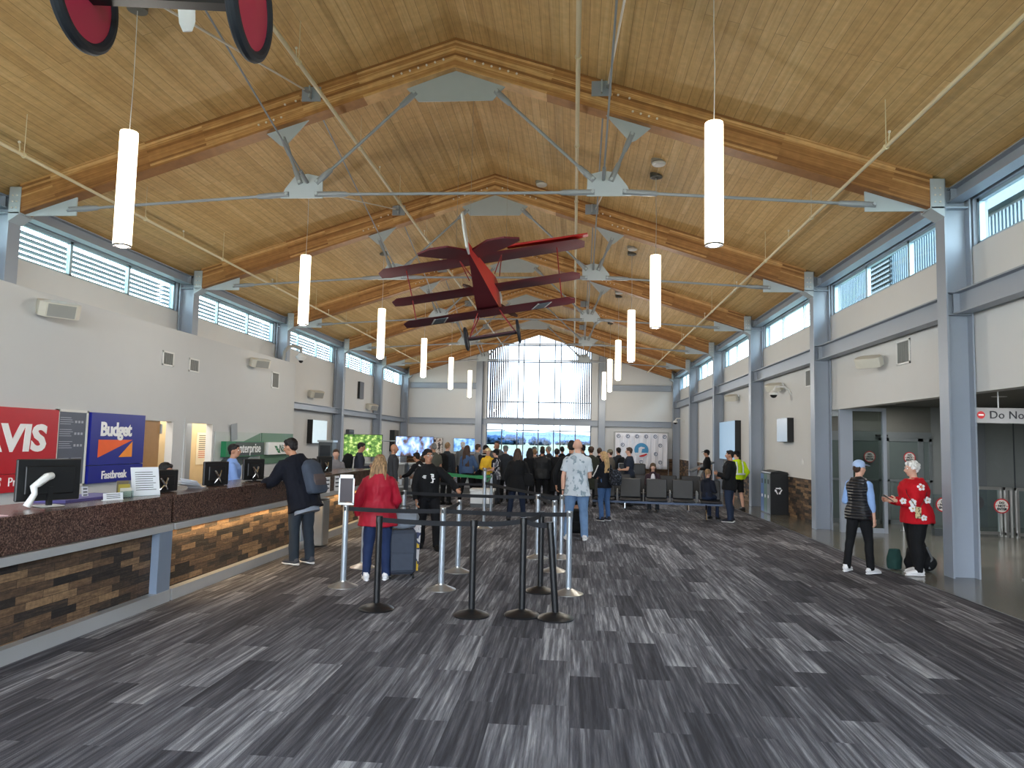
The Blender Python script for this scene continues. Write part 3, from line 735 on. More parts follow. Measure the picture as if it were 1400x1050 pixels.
t = thing('brochure_rack', 'clear rack of small brochures on the counter top before the notice sheet', 'brochure rack', (-4.45, 6.98, 1.1), R_(65))
for i, c in enumerate([(210, 205, 190), (176, 160, 70), (120, 110, 90)]):
    B().box(-.06, .06, .02+.03*i, .026+.03*i, .01, .1+.035*i, mat('brochure_%d' % i, c, .6)).build('brochure', t)
B().box(-.07, .07, 0, .1, 0, .008, GLASS).box(-.07, .07, 0, .004, 0, .07, GLASS).build('rack_tray', t)
tag(B().box(-4.95, -4.6, 6.3, 7.2, 1.1, 1.125, mat('violet_blue_mat', (92, 84, 150), .6)).build('counter_mat'), 'violet-blue mat on the counter beside the brochure rack', 'mat')
t = thing('paper_stack', 'loose white papers tilted up on the counter before the clerk in blue', 'papers', (-4.55, 8.42, 1.1), R_(80))
for i in range(3): B().box(-.2, .16, -.1, .1, .004*i, .004*i+.003, PAPER, M=Matrix.Rotation(R_(10+8*i), 4, 'Y') @ Matrix.Rotation(R_(9*i), 4, 'Z') @ Matrix.Translation((0, 0, .03))).build('sheet', t)
t = thing('pamphlet', 'red and white pamphlet lying flat on the nearest counter edge', 'pamphlet', (-4.42, 4.95, 1.102), R_(80))
B().box(-.3, .3, -.1, .1, 0, .006, mat('pamphlet_pink', (226, 190, 196), .6)).box(-.3, .3, .07, .1, .006, .008, mat('pamphlet_red', (196, 40, 56), .6)).build('cover', t)
def office_chair(label, x, y, rz):
    t = thing('office_chair', label, 'chair', (x, y, 0), R_(rz))
    MESH = mat('black_mesh_fabric', (30, 32, 36), .8)
    B().tube([(0, -.2, .5), (0, -.25, .75), (0, -.24, .97)], [(.2, .03), (.24, .03), (.2, .03)], MESH, 16, side=(1, 0, 0), sq=.5).build('backrest', t)
    B().box(-.24, .24, -.22, .24, .44, .5, MESH, ch=.04).build('seat', t)
    B().rod((0, 0, .1), (0, 0, .44), .03, BLACK).build('column', t)
    b = B()
    for i in range(5): a = i*1.2566; b.tube([(0, 0, .1), (.28*math.cos(a), .28*math.sin(a), .06)], [.03, .018], BLACK, 6); b.ball((.28*math.cos(a), .28*math.sin(a), .03), .03, BLACK, 8)
    b.build('star_base', t); return t
office_chair('black mesh office chair behind the nearest counter, left of the large monitor', -5.25, 6.1, -60)
# ---- wall signs
SRED = mat('sign_red', (190, 22, 40), .35)
SBLUE = mat('sign_blue', (24, 34, 140), .35)
SWHT = mat('sign_white_lettering', (252, 252, 255), .5)
SORG = mat('sign_orange', (248, 100, 30), .5); SYEL = mat('sign_amber', (252, 150, 40), .5)
X0 = -8.42
t = thing('rental_sign', 'large red wall sign with white capital lettering over a red lower strip', 'sign', (XP, 0, 0))
B().box(0, .075, 8.6, 11.24, 1.1, 2.1, SRED).build('sign_panel', t); B().box(0, .075, 8.6, 11.24, .82, 1.09, SRED).build('lower_strip', t)
text('AVIS', .56, SWHT, (.079, 10.28, 1.62), RX, t, bold=.022, shear=.06, xs=1.25)
text('AVIS', .19, SWHT, (.079, 9.92, .97), RX, t, bold=.008, shear=.15); text('Preferred', .19, SWHT, (.079, 10.62, .97), RX, t)
t = thing('rental_sign', 'blue wall sign with white lettering and orange triangles', 'sign', (XP, 0, 0))
B().box(0, .075, 12.06, 13.66, 1.17, 2.1, SBLUE).build('sign_panel', t); B().box(0, .075, 12.06, 13.66, .85, 1.16, SBLUE).build('lower_strip', t)
text('Budget', .34, SWHT, (.079, 12.77, 1.8), RX, t, bold=.012, sp=.95); text('Fastbreak', .2, SWHT, (.079, 12.78, .98), RX, t, bold=.004, sp=.95)
B().prism([(12.28, 1.62), (13.28, 1.62), (12.28, 1.3)], 'x', .075, .08, SORG).build('orange_triangle', t)
B().prism([(13.28, 1.59), (13.28, 1.3), (12.88, 1.3)], 'x', .075, .08, SYEL).build('amber_triangle', t)
t = thing('information_board', 'grey framed information board between the red and blue signs', 'notice board', (XP, 0, 0))
B().box(0, .03, 11.28, 12.0, .84, 2.1, mat('slate_grey_board', (86, 92, 108), .4)).build('board', t)
b = B()
for (a, c, d, e) in [(11.26, 11.30, .82, 2.12), (11.98, 12.02, .82, 2.12), (11.26, 12.02, .82, .86), (11.26, 12.02, 2.08, 2.12)]: b.box(0, .045, a, c, d, e, WHITEP)
b.build('frame', t)
b = B(); LT = mat('pale_print', (170, 176, 190), .6)
for i in range(3):
    for j in range(4): b.box(.03, .032, 11.34, 11.6+.03*((j*7+i) % 3), 1.98-i*.2-j*.035, 1.99-i*.2-j*.035, LT)
    for j in range(3): b.box(.03, .032, 11.7+j*.08, 11.75+j*.08, 1.9-i*.2, 1.94-i*.2, LT)
for i in range(12): b.box(.03, .032, 11.34, 11.6, 1.3-i*.033, 1.308-i*.033, LT).box(.03, .032, 11.66, 11.92, 1.3-i*.033, 1.308-i*.033, LT)
b.build('printed_text', t)
GRN = mat('sign_green', (16, 120, 74), .4); DGR = mat('sign_dark_green', (92, 128, 104), .5); BLK2 = mat('sign_charcoal', (52, 60, 58), .4)
t = thing('rental_sign', 'green and charcoal lightbox sign on a grey panel behind the clerk in blue', 'sign', (XP, 0, 0))
B().box(0, .03, 16.6, 19.1, .98, 1.83, mat('pale_sign_backing', (190, 196, 194), .4)).build('backing_panel', t)
B().prism([(16.6, .98), (18.0, .98), (18.5, 1.2), (17.1, 1.2)], 'x', .03, .035, BLK2).prism([(18.1, 1.6), (19.1, 1.83), (19.1, 1.6)], 'x', .03, .035, DGR).build('diagonal_stripes', t)
B().box(0, .16, 16.9, 19.05, 1.22, 1.6, GRN).build('lightbox', t); B().box(.155, .17, 17.4, 19.05, 1.24, 1.58, BLK2).build('charcoal_field', t)
text('enterprise', .34, SWHT, (.175, 18.12, 1.42), RX, t, bold=.004)
t = thing('rental_sign', 'white lightbox sign with green lettering on a sage green panel', 'sign', (XP, 0, 0))
B().box(0, .03, 19.2, 21.4, .98, 1.83, DGR).build('backing_panel', t)
B().box(0, .16, 19.35, 21.4, 1.24, 1.58, SWHT).build('lightbox', t); text('National', .3, mat('dark_green_print', (40, 90, 70), .5), (.165, 20.6, 1.4), RX, t)
b = B()
for i in range(3): b.prism([(19.75+i*.1, 1.48-i*.07), (19.9+i*.1, 1.48-i*.07), (19.98+i*.1, 1.42-i*.07), (19.83+i*.1, 1.42-i*.07)], 'x', .16, .168, GRN)
b.build('emblem', t)
t = thing('hanging_card', 'grey poster tilted above the green lightbox sign', 'poster', (XP+.05, 17.5, 1.84), 0)
B().box(0, .01, -.16, .16, -.22, .2, mat('grey_card', (150, 156, 162), .5), M=Matrix.Rotation(R_(8), 4, 'X')).build('card', t)
t = thing('whiteboard', 'list of writing on the cream office wall seen through the second doorway', 'board', (XP-.86, 17.75, 1.3))
B().box(0, .01, -.35, .25, -.3, .5, mat('off_white_board', (226, 214, 190), .6)).build('board', t)
b = B()
for i in range(12): b.box(.01, .013, -.25, .1+.04*(i % 3), .42-i*.05, .435-i*.05, INK if i < 8 else mat('red_marker', (190, 70, 60), .7))
b.build('handwriting', t)
# ---- fixtures on the walls
def wall_speaker(label, x, y, z, side, rz=0, size=1, tilt=18):
    t = thing('wall_speaker', label, 'speaker', (x, y, z), 0)
    M = Matrix.Translation((side*.24, 0, -.02)) @ Matrix.Rotation(R_(rz), 4, 'Z') @ Matrix.Rotation(R_(side*tilt), 4, 'Y')
    B().prism([(-.11*size, -.3*size), (.05*size, -.3*size), (.13*size, -.22*size), (.13*size, .22*size), (.05*size, .3*size), (-.11*size, .3*size), (-.16*size, .2*size), (-.16*size, -.2*size)], 'z', -.12*size, .12*size, CREAMP, M=M).build('shell', t, bevel=.012)
    B().box(.1*size, .136*size, -.2*size, .2*size, -.1*size, .1*size, GRILL, M=M).build('grille', t)
    B().rod((0, 0, .0), (side*.14, 0, 0), .02, WHITEP).box(min(0, side*.015), max(0, side*.015), -.05, .05, -.08, .08, WHITEP).build('bracket', t)
wall_speaker('large white wall speaker above the red rental sign', XP, 10.85, 3.72, 1, -35)
wall_speaker('white wall speaker high above the green sign', XP, 18.4, 3.68, 1, -35, .9)
wall_speaker('cream wall speaker above the left beam in the third bay', WL, 25.3, 3.3, 1, -30)
wall_speaker('cream wall speaker above the left beam in the fourth bay', WL, 32.6, 3.2, 1, -30)
wall_speaker('white wall speaker beside the vent above the glass doors on the right', WR, 13.7, 3.37, -1, 40, .78, 24)
wall_speaker('white wall speaker on the right wall above the polished metal box', WR, 20.0, 3.38, -1, 40, .78, 24)
wall_speaker('white wall speaker on the right wall above the large video screen', WR, 25.3, 3.42, -1, 40, .78, 24)
def vent(label, x, y, z, w, h, side):
    t = thing('wall_vent', label, 'vent', (x, y, z)); e = side*.02
    b = B()
    for a, c, d, f in [(-w/2, w/2, -h/2, -h/2+.03), (-w/2, w/2, h/2-.03, h/2), (-w/2, -w/2+.03, -h/2, h/2), (w/2-.03, w/2, -h/2, h/2)]: b.box(min(0, e), max(0, e), a, c, d, f, WHITEP)
    b.build('frame', t)
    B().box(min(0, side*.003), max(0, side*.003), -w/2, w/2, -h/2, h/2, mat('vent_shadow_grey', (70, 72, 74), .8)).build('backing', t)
    b = B(); n_ = int(w/.045)
    for i in range(1, n_): b.box(min(side*.003, side*.014), max(side*.003, side*.014), -w/2+i*w/n_-.006, -w/2+i*w/n_+.008, -h/2, h/2, GRILL)
    b.build('slats', t)
vent('small square vent on the lower left wall, nearer of the pair', XP, 14.45, 3.32, .42, .3, 1)
vent('small square vent on the lower left wall, farther of the pair', XP, 15.5, 3.29, .42, .3, 1)
vent('taller vent on the lower left wall above the green sign', XP, 19.95, 3.34, .5, .46, 1)
vent('tall white vent above the glass doors on the right wall', WR, 12.85, 3.42, .5, .42, -1)
vent('dark square vent beside the second column on the right wall', WR, 17.9, 3.42, .42, .42, -1)
vent('dark square vent on the right wall in the third bay', WR, 23.3, 3.42, .42, .42, -1)
def camera_dome(label, x, y, z, side):
    t = thing('security_camera', label, 'camera', (x, y, z))
    B().tube([(0, 0, 0), (side*.06, 0, .12), (side*.2, 0, .2), (side*.4, 0, .19), (side*.45, 0, .1)], .025, WHITEP, 8).build('arm', t)
    B()._lathe((side*.45, 0, 0), [(.11, -.02), (.12, .03), (.05, .1)], WHITEP, 18, None).build('housing', t)
    B().ball((side*.45, 0, -.02), (.09, .09, .08), BLACK, 14).build('lens_dome', t)
t = thing('security_camera', 'dome camera on a curved grey arm at the top end of the lower left wall', 'camera', (XP-.05, 20.6, 3.98))
B().tube([(0, 0, 0), (0, .03, .25), (.05, .2, .43), (.12, .5, .5), (.2, .8, .46), (.2, .85, .3)], .05, GRILL, 10).build('arm', t)
B()._lathe((.2, .85, .2), [(.05, -.12), (.16, -.02), (.17, .02), (.06, .12)], WHITEP, 18, None).build('housing', t); B().ball((.2, .85, .09), .07, BLACK, 12).build('lens_dome', t)
camera_dome('small white dome camera on the right wall beside a speaker', WR, 19.3, 3.12, -1)
camera_dome('white camera on a bracket in the far right corner', WR, 37.5, 2.9, -1)
def flat_panel(label, x, y, z, w, h, side, m, cat='screen', name='wall_screen', th=.12, vert=True):
    t = thing(name, label, cat, (x, y, z))
    B().box(min(0, side*th), max(0, side*th), -w/2, w/2, -h/2, h/2, BLACK).build('housing', t)
    b = B(); e = side*(th+.004); n2 = 2
    b.box(min(side*th, e), max(side*th, e), -w/2+.01, w/2-.01, -h/2+.01, h/2-.01, m); b.build('display', t); return t
SCRW = mat('pale_backlit_screen', (206, 220, 224), .25, emit=(200, 218, 224), estr=.35)
flat_panel('pale blank display box on the left wall beyond the lower wall', WL, 25.9, 1.95, 1.5, .85, 1, SCRW, th=.2)
flat_panel('large pale blue video wall on the right wall near the high-visibility jacket', WR, 26.3, 1.95, 2.6, 1.35, -1, mat('pale_blue_screen', (150, 180, 206), .25, emit=(150, 182, 210), estr=.3), th=.2)
t = flat_panel('square polished metal box with a dark reflection band on the right wall', WR, 19.6, 2.2, .95, .62, -1, STAIN, 'box', 'metal_wall_box', th=.16)
flat_panel('small dark notice frame high on the left wall in the fourth bay', WL, 31.3, 3.85, .62, .75, 1, mat('dark_notice', (72, 74, 84), .4), 'picture', 'framed_notice', th=.1)
flat_panel('dark tall panel on the left wall near the end wall', WL, 37.3, 1.65, .9, 1.1, 1, mat('dark_wood_panel', (70, 66, 62), .5), 'panel', 'wall_panel', th=.25)
t = thing('exit_light', 'small dark emergency light box on the left wall in the fourth bay', 'light', (WL, 29.9, 1.98)); B().box(0, .15, -.35, .35, -.12, .12, DARKFR, ch=.02).build('housing', t); B().box(.15, .155, -.3, .3, -.08, .02, BLACK).build('window', t)
tag(B().box(WR-.02, WR, 18.35, 18.43, 1.35, 1.48, WHITEP).build('wall_switch'), 'white switch plate on the right wall under the metal box', 'switch')
# banner on the end wall with round emblems
t = thing('backdrop_banner', 'white fabric backdrop with rows of small round emblems on the right of the end wall', 'banner', (3.58, YE-.55, 0))
b = B(); vs = []; fs = []
for i in range(61):
    x = -1.36+2.72*i/60
    for j in range(9): vs.append((x, .03*math.sin(i*.9+j*.25)*(.4+.6*j/8)+.012*math.sin(i*2.3), 2.34-j*.235))
for i in range(60):
    for j in range(8): a = i*9+j; fs.append([a, a+1, a+10, a+9])
b.add(vs, fs, mat('white_banner_cloth', (232, 233, 242), .9, noise_amt=.03), True); o = b.build('cloth', t)
sm = o.modifiers.new('thick', 'SOLIDIFY'); sm.thickness = .004
b = B()
for x in (-1.42, 1.42): b.rod((x, .02, 0), (x, .02, 2.38), .018, ALU); b.box(x-.03, x+.03, -.25, .3, 0, .02, ALU)
b.rod((-1.42, .02, 2.37), (1.42, .02, 2.37), .018, ALU); b.build('stand', t)
EM = mat('emblem_navy', (58, 78, 116), .7); EW = mat('emblem_white', (222, 226, 236), .7)
def emblem(x, z, r, par):
    b = B().disc((x, -.05, z), r, (0, 1, 0), EM, 20, .004).disc((x, -.054, z), r*.72, (0, 1, 0), EW, 20, .004)
    b.prism([(x-r*.4, z-r*.55), (x-r*.15, z-r*.55), (x-r*.15, z+r*.1), (x+r*.2, z+r*.1), (x+r*.2, z+r*.45), (x-r*.4, z+r*.5)], 'y', -.06, -.056, EM)
    b.build('emblem', par)
for i in range(6): emblem(-1.2+i*.48, 2.16, .1, t)
for x in (-.98, .98): emblem(x, 1.7, .1, t)
for x in (-1.2, .75): emblem(x, 1.25, .1, t)
for x in (0, .98): emblem(x, .82, .1, t)
b = B().disc((0, -.05, 1.42), .41, (0, 1, 0), EW, 32, .004).disc((0, -.055, 1.44), .37, (0, 1, 0), mat('emblem_sky_blue', (74, 148, 196), .7), 32, .004)
b.prism([(-.34, 1.3), (.34, 1.3), (.26, 1.16), (.1, 1.08), (-.1, 1.08), (-.26, 1.16)], 'y', -.063, -.058, EW).prism([(-.12, 1.14), (.28, 1.27), (.3, 1.2), (.12, 1.1), (-.08, 1.08)], 'y', -.067, -.063, mat('emblem_red', (196, 44, 50), .7))
b.prism([(-.16, 1.3), (.0, 1.3), (.04, 1.5), (.16, 1.52), (.18, 1.58), (-.02, 1.62), (-.14, 1.56)], 'y', -.067, -.063, EW)
b.build('round_badge', t)

# ================================================================== STANCHIONS
HP = .95
def post(kind, label, x, y, h=HP, lean=0, rx=0):
    t = thing('stanchion', label, 'stanchion', (x, y, 0))
    m = mat('silver_powder_coat', (170, 180, 192), .35, .6, noise_amt=.03) if kind == 's' else BLACKM
    bm_ = STAIN if kind == 's' else BLACKM
    if kind == 's': b = B()._lathe((0, 0, 0), [(.175, 0), (.175, .008), (.12, .03), (.06, .055), (.04, .062), (.038, .075)], bm_, 32, None)
    else: b = B()._lathe((0, 0, 0), [(.18, 0), (.182, .012), (.165, .026), (.1, .048), (.05, .062), (.036, .07)], bm_, 32, None)
    b.build('base', t)
    tp = (lean, 0, h)
    B().rod((0, 0, .05), (lean*.93, 0, h-.06), .0335, m, 20).build('pole', t)
    B().rod((lean*.92, 0, h-.075), tp, .036, BLACK if kind == 'k' else ALU, 20).box(lean-.012, lean+.012, -.042, .042, h-.06, h-.015, BLACK).build('belt_head', t)
    t['top'] = tp; return t
def belt(a, c, m=BELT, z=None, w=.05, sag=.012, name='belt'):
    pa = Vector(a.location)+Vector(a['top']); pc = Vector(c.location)+Vector(c['top'])
    if z is None: pa.z -= .04; pc.z -= .04
    else: pa.z = z; pc.z = z
    d = (pc-pa); n = Vector((-d.y, d.x, 0)).normalized(); u = d.normalized(); pa += u*.035; pc -= u*.035; d = pc-pa
    b = B(); vs = []; fs = []; N_ = 9
    for i in range(N_):
        f = i/(N_-1); p = pa+d*f-Vector((0, 0, sag*4*f*(1-f)))-a.location
        for s, zz in ((1, w/2), (-1, w/2), (-1, -w/2), (1, -w/2)): vs.append(p+n*.0012*s+Vector((0, 0, zz)))
    for i in range(N_-1):
        for k in range(4): j = (k+1) % 4; fs.append([i*4+k, i*4+j, i*4+4+j, i*4+4+k])
    fs += [[3, 2, 1, 0], [(N_-1)*4+i for i in range(4)]]
    b.add(vs, fs, m).build(name, a)
A = post('s', 'silver stanchion post at far left holding the framed sign', -2.68, 8.51)
Bp = post('s', 'silver stanchion post in the front silver row, left of the black posts', -1.52, 8.56)
C_ = post('s', 'silver stanchion post just behind the front silver row, by the walking boy', -1.51, 9.73)
D = post('s', 'silver stanchion post at the right end of the front silver row', -.03, 8.6)
E_ = post('s', 'silver stanchion post half hidden behind the black post cluster, farthest left of three', -.52, 11.12)
F_ = post('s', 'silver stanchion post with a wide base behind the black cluster', -.24, 10.05)
G_ = post('s', 'silver stanchion post beside the bald man in the pale shirt', -.16, 11.2)
H_ = post('s', 'silver stanchion post behind the walking boy in black', -3.16, 14.78)
I_ = post('s', 'silver stanchion post behind the suitcase of the woman in red', -2.62, 11.25)
J_ = post('s', 'silver stanchion post hidden behind the woman in the red jacket', -2.82, 9.8)
g1 = post('s', 'tall silver stanchion post where the green belts meet', -1.77, 14.65, 1.2)
g2 = post('s', 'short silver stanchion post at the far right end of the green belt', -1.93, 17.3, .95)
K1 = post('k', 'black stanchion post nearest the woman in the red jacket', -1.99, 7.46)
K2 = post('k', 'black stanchion post in the middle of the front black row', -.99, 7.36)
K3 = post('k', 'black stanchion post, left of the pair at the right of the front row', -.49, 7.45, .98)
K4 = post('k', 'black stanchion post standing back behind the right-hand pair', -.36, 8.66, .93)
K5 = post('k', 'slightly leaning black stanchion post at the right end of the front row', -.15, 7.38, .95, -.07)
for a, c in ((A, Bp), (Bp, D), (Bp, C_), (K1, K2), (K2, K3), (K3, K5), (K3, K4), (I_, E_), (J_, I_), (E_, F_), (E_, G_)): belt(a, c)
H2 = post('s', 'far silver stanchion post at the left end of the green belts', -3.6, 17.6)
belt(g1, H_, BELT, .87); belt(g1, G_, BELT, .9)
belt(g1, H2, GBELT, 1.0, .055); belt(g2, H2, GBELT, .9, .055); belt(g1, g2, GBELT, 1.0 if False else .9, .05)
# framed sign on the first post
B().box(-.08, .08, -.008, .008, .99, 1.27, mat('dark_plum_sign', (40, 26, 36), .4)).build('sign_face', A)
b = B()
for a, c, d, e in [(-.095, -.078, .97, 1.31), (.078, .095, .97, 1.31), (-.095, .095, 1.27, 1.31), (-.095, .095, .955, .98)]: b.box(a, c, -.012, .012, d, e, ALU)
b.build('sign_frame', A)

# ================================================================== BENCH SEATING
SEATM = mat('black_upholstery', (24, 24, 27), .5, noise_amt=.1)
def bench(label, n_, x, y, rz):
    t = thing('waiting_bench', label, 'bench', (x, y, 0), R_(rz)); W = .62
    for i in range(n_):
        cx = i*W
        M = Matrix.Translation((cx, .25, .46)) @ Matrix.Rotation(R_(-12), 4, 'X')
        B().box(-.25, .25, -.02, .03, 0, .47, SEATM, M=M, ch=.02).build('backrest', t)
        B().box(cx-.25, cx+.25, -.22, .25, .41, .46, SEATM, ch=.02).build('seat', t)
        if i: 
            q = cx-W/2
            B().tube([(q, .27, .36), (q, .27, .62), (q, .2, .66), (q, -.12, .65), (q, -.16, .6), (q, -.14, .42)], .016, ALU, 8).build('armrest', t)
    B().box(-.28, (n_-1)*W+.28, -.0, .06, .34, .39, mat('blue_grey_bench_beam', (52, 62, 80), .4, .6)).build('beam', t)
    for cx in (.1, (n_-1)*W-.1):
        B().tube([(cx, -.24, .02), (cx, -.18, .04), (cx, .0, .35)], .02, CHROME, 8).tube([(cx, .3, .02), (cx, .22, .04), (cx, .06, .35)], .02, CHROME, 8).build('leg', t)
    return t
bench('black upholstered row of linked seats facing the camera, with the girl on its right end', 5, .76, 17.72, -5.5)
bench('second row of black linked seats behind the nearer row, with the seated hat wearer', 4, 1.3, 19.85, -4)
bench('black linked seats cut off at the right edge of the frame near the glass gates', 3, 6.98, 10.75, 0)
t = thing('chair_sled_leg', 'polished metal sled foot poking in at the far right edge of the picture', 'chair', (6.2, 10.7, 0))
B().box(0, .5, -.05, .05, 0, .018, STAIN).build('foot_plate', t); B().tube([(.45, 0, .02), (.2, 0, .14), (.06, 0, .2), (.1, 0, .27), (.35, 0, .33)], .02, CHROME, 10).build('curved_bar', t)
t = thing('equipment_case', 'black latched equipment case standing behind the rows of seats', 'case', (1.72, 21.6, 0))
B().box(-.38, .38, -.25, .25, 0, 1.18, BLACK, ch=.02).build('case_body', t); B().box(-.05, .05, -.27, -.25, .88, .98, STAIN).build('latch', t); B().box(-.39, .39, -.26, .26, .8, .83, ALU).build('edge_trim', t)
# recycling station
t = thing('recycling_station', 'black recycling station with blue, green and grey openings against the right wall', 'recycling bin', (5.13, 19.5, 0))
B().box(0, .46, 0, .95, 0, 1.06, BLACKM).prism([(0, 1.06), (.46, 1.06), (.44, 1.1), (.23, 1.14), (.02, 1.1)], 'y', 0, .95, BLACKM).build('cabinet', t, bevel=.008)
for i, (c, nm) in enumerate([((60, 96, 160), 'blue'), ((86, 116, 96), 'green'), ((120, 124, 124), 'grey')]):
    y1 = .93-i*.305; 
    d = B().box(-.012, 0, y1-.29, y1, .03, 1.03, mat('bin_panel_'+nm, c, .4)).build('door', t)
    B().box(-.016, -.012, y1-.2, y1-.08, .78, .9, BLACK).build('slot', d)
    B().disc((-.016, y1-.145, .45), .045, (1, 0, 0), SWHT, 14).build('symbol', d)
b = B()
for a in range(3):
    M = Matrix.Translation((.2+a*.0, -.004, .62)) @ Matrix.Rotation(R_(120*a), 4, 'Y') @ Matrix.Translation((0, 0, .06))
    b.prism([(-.07, -.015), (.03, -.015), (.03, -.035), (.075, 0), (.03, .035), (.03, .015), (-.07, .015)], 'y', -.003, .003, SWHT, M=M)
b.build('recycling_arrows', t)
# slanted information kiosk
t = thing('information_kiosk', 'slanted grey information panel on a white post near the far right columns', 'kiosk', (4.25, 26.4, 0), R_(0))
B().tube([(.0, 0, 0), (.12, 0, .35), (.3, 0, .9)], [.07, .06, .06], WHITEP, 10).build('post', t); B()._lathe((0, 0, 0), [(.28, 0), (.28, .02), (.08, .04)], WHITEP, 20, None).build('base', t)
B().box(-.42, .42, -.4, .4, -.03, .03, mat('kiosk_grey_panel', (96, 100, 104), .3), M=Matrix.Translation((.3, 0, 1.0)) @ Matrix.Rotation(R_(-24), 4, 'Y')).build('panel', t)
# ================================================================== AIRLINE CHECK-IN
CK = mat('checkin_dark_front', (112, 112, 110), .45)
for i, (x0, x1, yy, lab) in enumerate([(-6.4, -5.1, 21.8, 'stainless airline check-in desk at far left behind the man with the black backpack'), (-5.0, -3.8, 22.0, 'stainless airline check-in desk behind the bald man in grey'), (-3.5, -2.85, 22.7, 'stainless airline check-in desk behind the woman in denim')]):
    t = thing('checkin_desk', lab, 'desk', (x0, yy, 0)); L = x1-x0
    B().box(0, L, 0, .7, 0, .98, CK).box(-.02, L+.02, -.04, .75, .98, 1.02, STAIN).build('desk_body', t)
    for j, (z0, z1) in enumerate([(.04, .1), (.28, .34), (.55, .6)]): B().box(0, L, -.05-.0*j, 0, z0, z1, STAIN).build('steel_band', t)
    for j in range(2): B().box(.06+j*L/2, L/2-.06+j*L/2, -.02, 0, .36, .53, ALU).build('drawer_front', t)
t = thing('baggage_scale', 'low steel baggage scale with a white top before the far check-in desks', 'scale', (-2.4, 19.3, 0))
B().box(-.28, .32, -.2, .3, 0, .1, DARKFR).box(-.28, .32, -.2, .3, .1, .42, STAIN).build('scale_body', t); B().box(-.3, .34, -.22, .32, .42, .48, WHITEP).build('platform', t)
def tv(name, label, x0, x1, y, z0, z1, m):
    t = thing(name, label, 'screen', ((x0+x1)/2, y, 0)); w = (x1-x0)/2
    B().box(-w, w, 0, .06, z0, z1, BLACK, ch=.01).build('housing', t); B().box(-w+.015, w-.015, -.004, 0, z0+.015, z1-.015, m).build('display', t)
    for s in (1, -1): B().box(s*(w*.8)-.02, s*(w*.8)+.02, .06, .1, 0 if y < 30 else z0, z1, ALU).build('support', t)
    return t
def emis_pat(name, stops, scale, stretch=(1, 1, 1), det=3, interp='LINEAR', st=.75):
    m = pattern_mat(name, stops, scale, 'noise', rough=.3, interp=interp, stretch=stretch, detail=det); n = m.node_tree; b = n.nodes['Principled BSDF']
    r = [x for x in n.nodes if x.type == 'VALTORGB'][0]; n.links.new(r.outputs[0], b.inputs['Emission Color']); b.inputs['Emission Strength'].default_value = st; return m
tv('display_screen', 'screen showing green foliage above the check-in desks at far left', -7.25, -6.0, 22.5, 1.16, 1.87, emis_pat('foliage_screen', [(.3, (30, 60, 30)), (.5, (90, 130, 60)), (.62, (170, 190, 110)), (.75, (226, 236, 210))], 9))
tv('display_screen', 'screen with pale blue and dark shapes in the middle above the check-in desks', -5.48, -4.28, 22.1, 1.22, 1.84, emis_pat('blue_shape_screen', [(.36, (30, 30, 44)), (.42, (90, 74, 76)), (.5, (120, 160, 226)), (.6, (196, 208, 244)), (.7, (90, 110, 180))], 3.2, (1, 1, .7)))
tv('display_screen', 'light blue screen on the end wall left of the entrance glass', -6.5, -5.15, YE-.12, 1.13, 1.86, emis_pat('light_blue_screen', [(.35, (70, 120, 190)), (.5, (130, 180, 226)), (.65, (180, 206, 240))], 4))
tv('display_screen', 'small dark framed poster on the end wall left of the light blue screen', -7.6, -7.1, YE-.12, .95, 1.86, emis_pat('poster_pattern', [(.4, (50, 40, 40)), (.55, (190, 180, 170)), (.65, (110, 80, 70))], 5, st=.3))
tag(B().rod((-6.0, 22.4, 1.68), (-5.48, 22.2, 1.68), .02, ALU).build('connecting_rail'), 'short grey rail joining the two check-in screens', 'rail')
t = thing('display_cabinet', 'tall dark glass-fronted cabinet left of the first check-in screen', 'cabinet', (-7.7, 22.1, 0)); B().box(-.22, .22, 0, .4, 0, 1.6, DARKFR, ch=.01).build('cabinet_body', t); B().box(-.25, .25, -.02, .42, 1.6, 1.66, ALU).build('top_cap', t); B().box(-.17, .17, -.006, 0, .1, 1.5, mat('dark_cabinet_glass', (40, 44, 50), .08)).build('door', t)
# ================================================================== SIGNS AND GATES IN THE VESTIBULE
t = thing('hanging_sign', 'grey hanging sign with a red no-entry disc and dark lettering in the right passage', 'sign', (6.5, 12.5, 2.35))
B().box(0, 1.75, 0, .06, -.13, .12, mat('sign_light_grey', (150, 152, 155), .5)).build('panel', t)
for x in (.45, 1.35): B().rod((x, .03, .12), (x, .03, .43), .012, ALU).build('hanger', t)
B().disc((.16, -.003, 0), .062, (0, 1, 0), mat('no_entry_red', (190, 28, 40), .5), 24).build('red_disc', t); B().box(.12, .2, -.008, -.004, -.012, .012, SWHT).build('white_bar', t)
text('Do Not Enter', .18, INK, (.83, -.006, 0), RC, t, sp=1.05)
def dne(x, y, z, r, where, nrm=-1):
    t = thing('no_entry_decal', 'round white and red-rimmed decal reading do not enter, %s' % where, 'sign', (x, y, z))
    B().disc((0, 0, 0), r, (0, 1, 0), mat('decal_red', (186, 36, 44), .5), 32, .004).build('red_ring', t)
    B().disc((0, -.003, 0), r*.84, (0, 1, 0), mat('decal_white', (214, 212, 206), .5), 32, .004).build('white_face', t)
    for i, (s, zz) in enumerate((('DO', .42), ('NOT', 0), ('ENTER', -.42))): text(s, r*.42, INK, (0, -.006, zz*r), RC, t, bold=.003)
    for s in (1, -1): B().box(s*r*.66-r*.16, s*r*.66+r*.16, -.007, -.005, -r*.04, r*.04, MATS['decal_red']).build('side_bar', t)
dne(7.02, 17.95, 1.57, .135, 'on the left sliding door'); dne(7.93, 17.95, 1.57, .135, 'on the right sliding door')
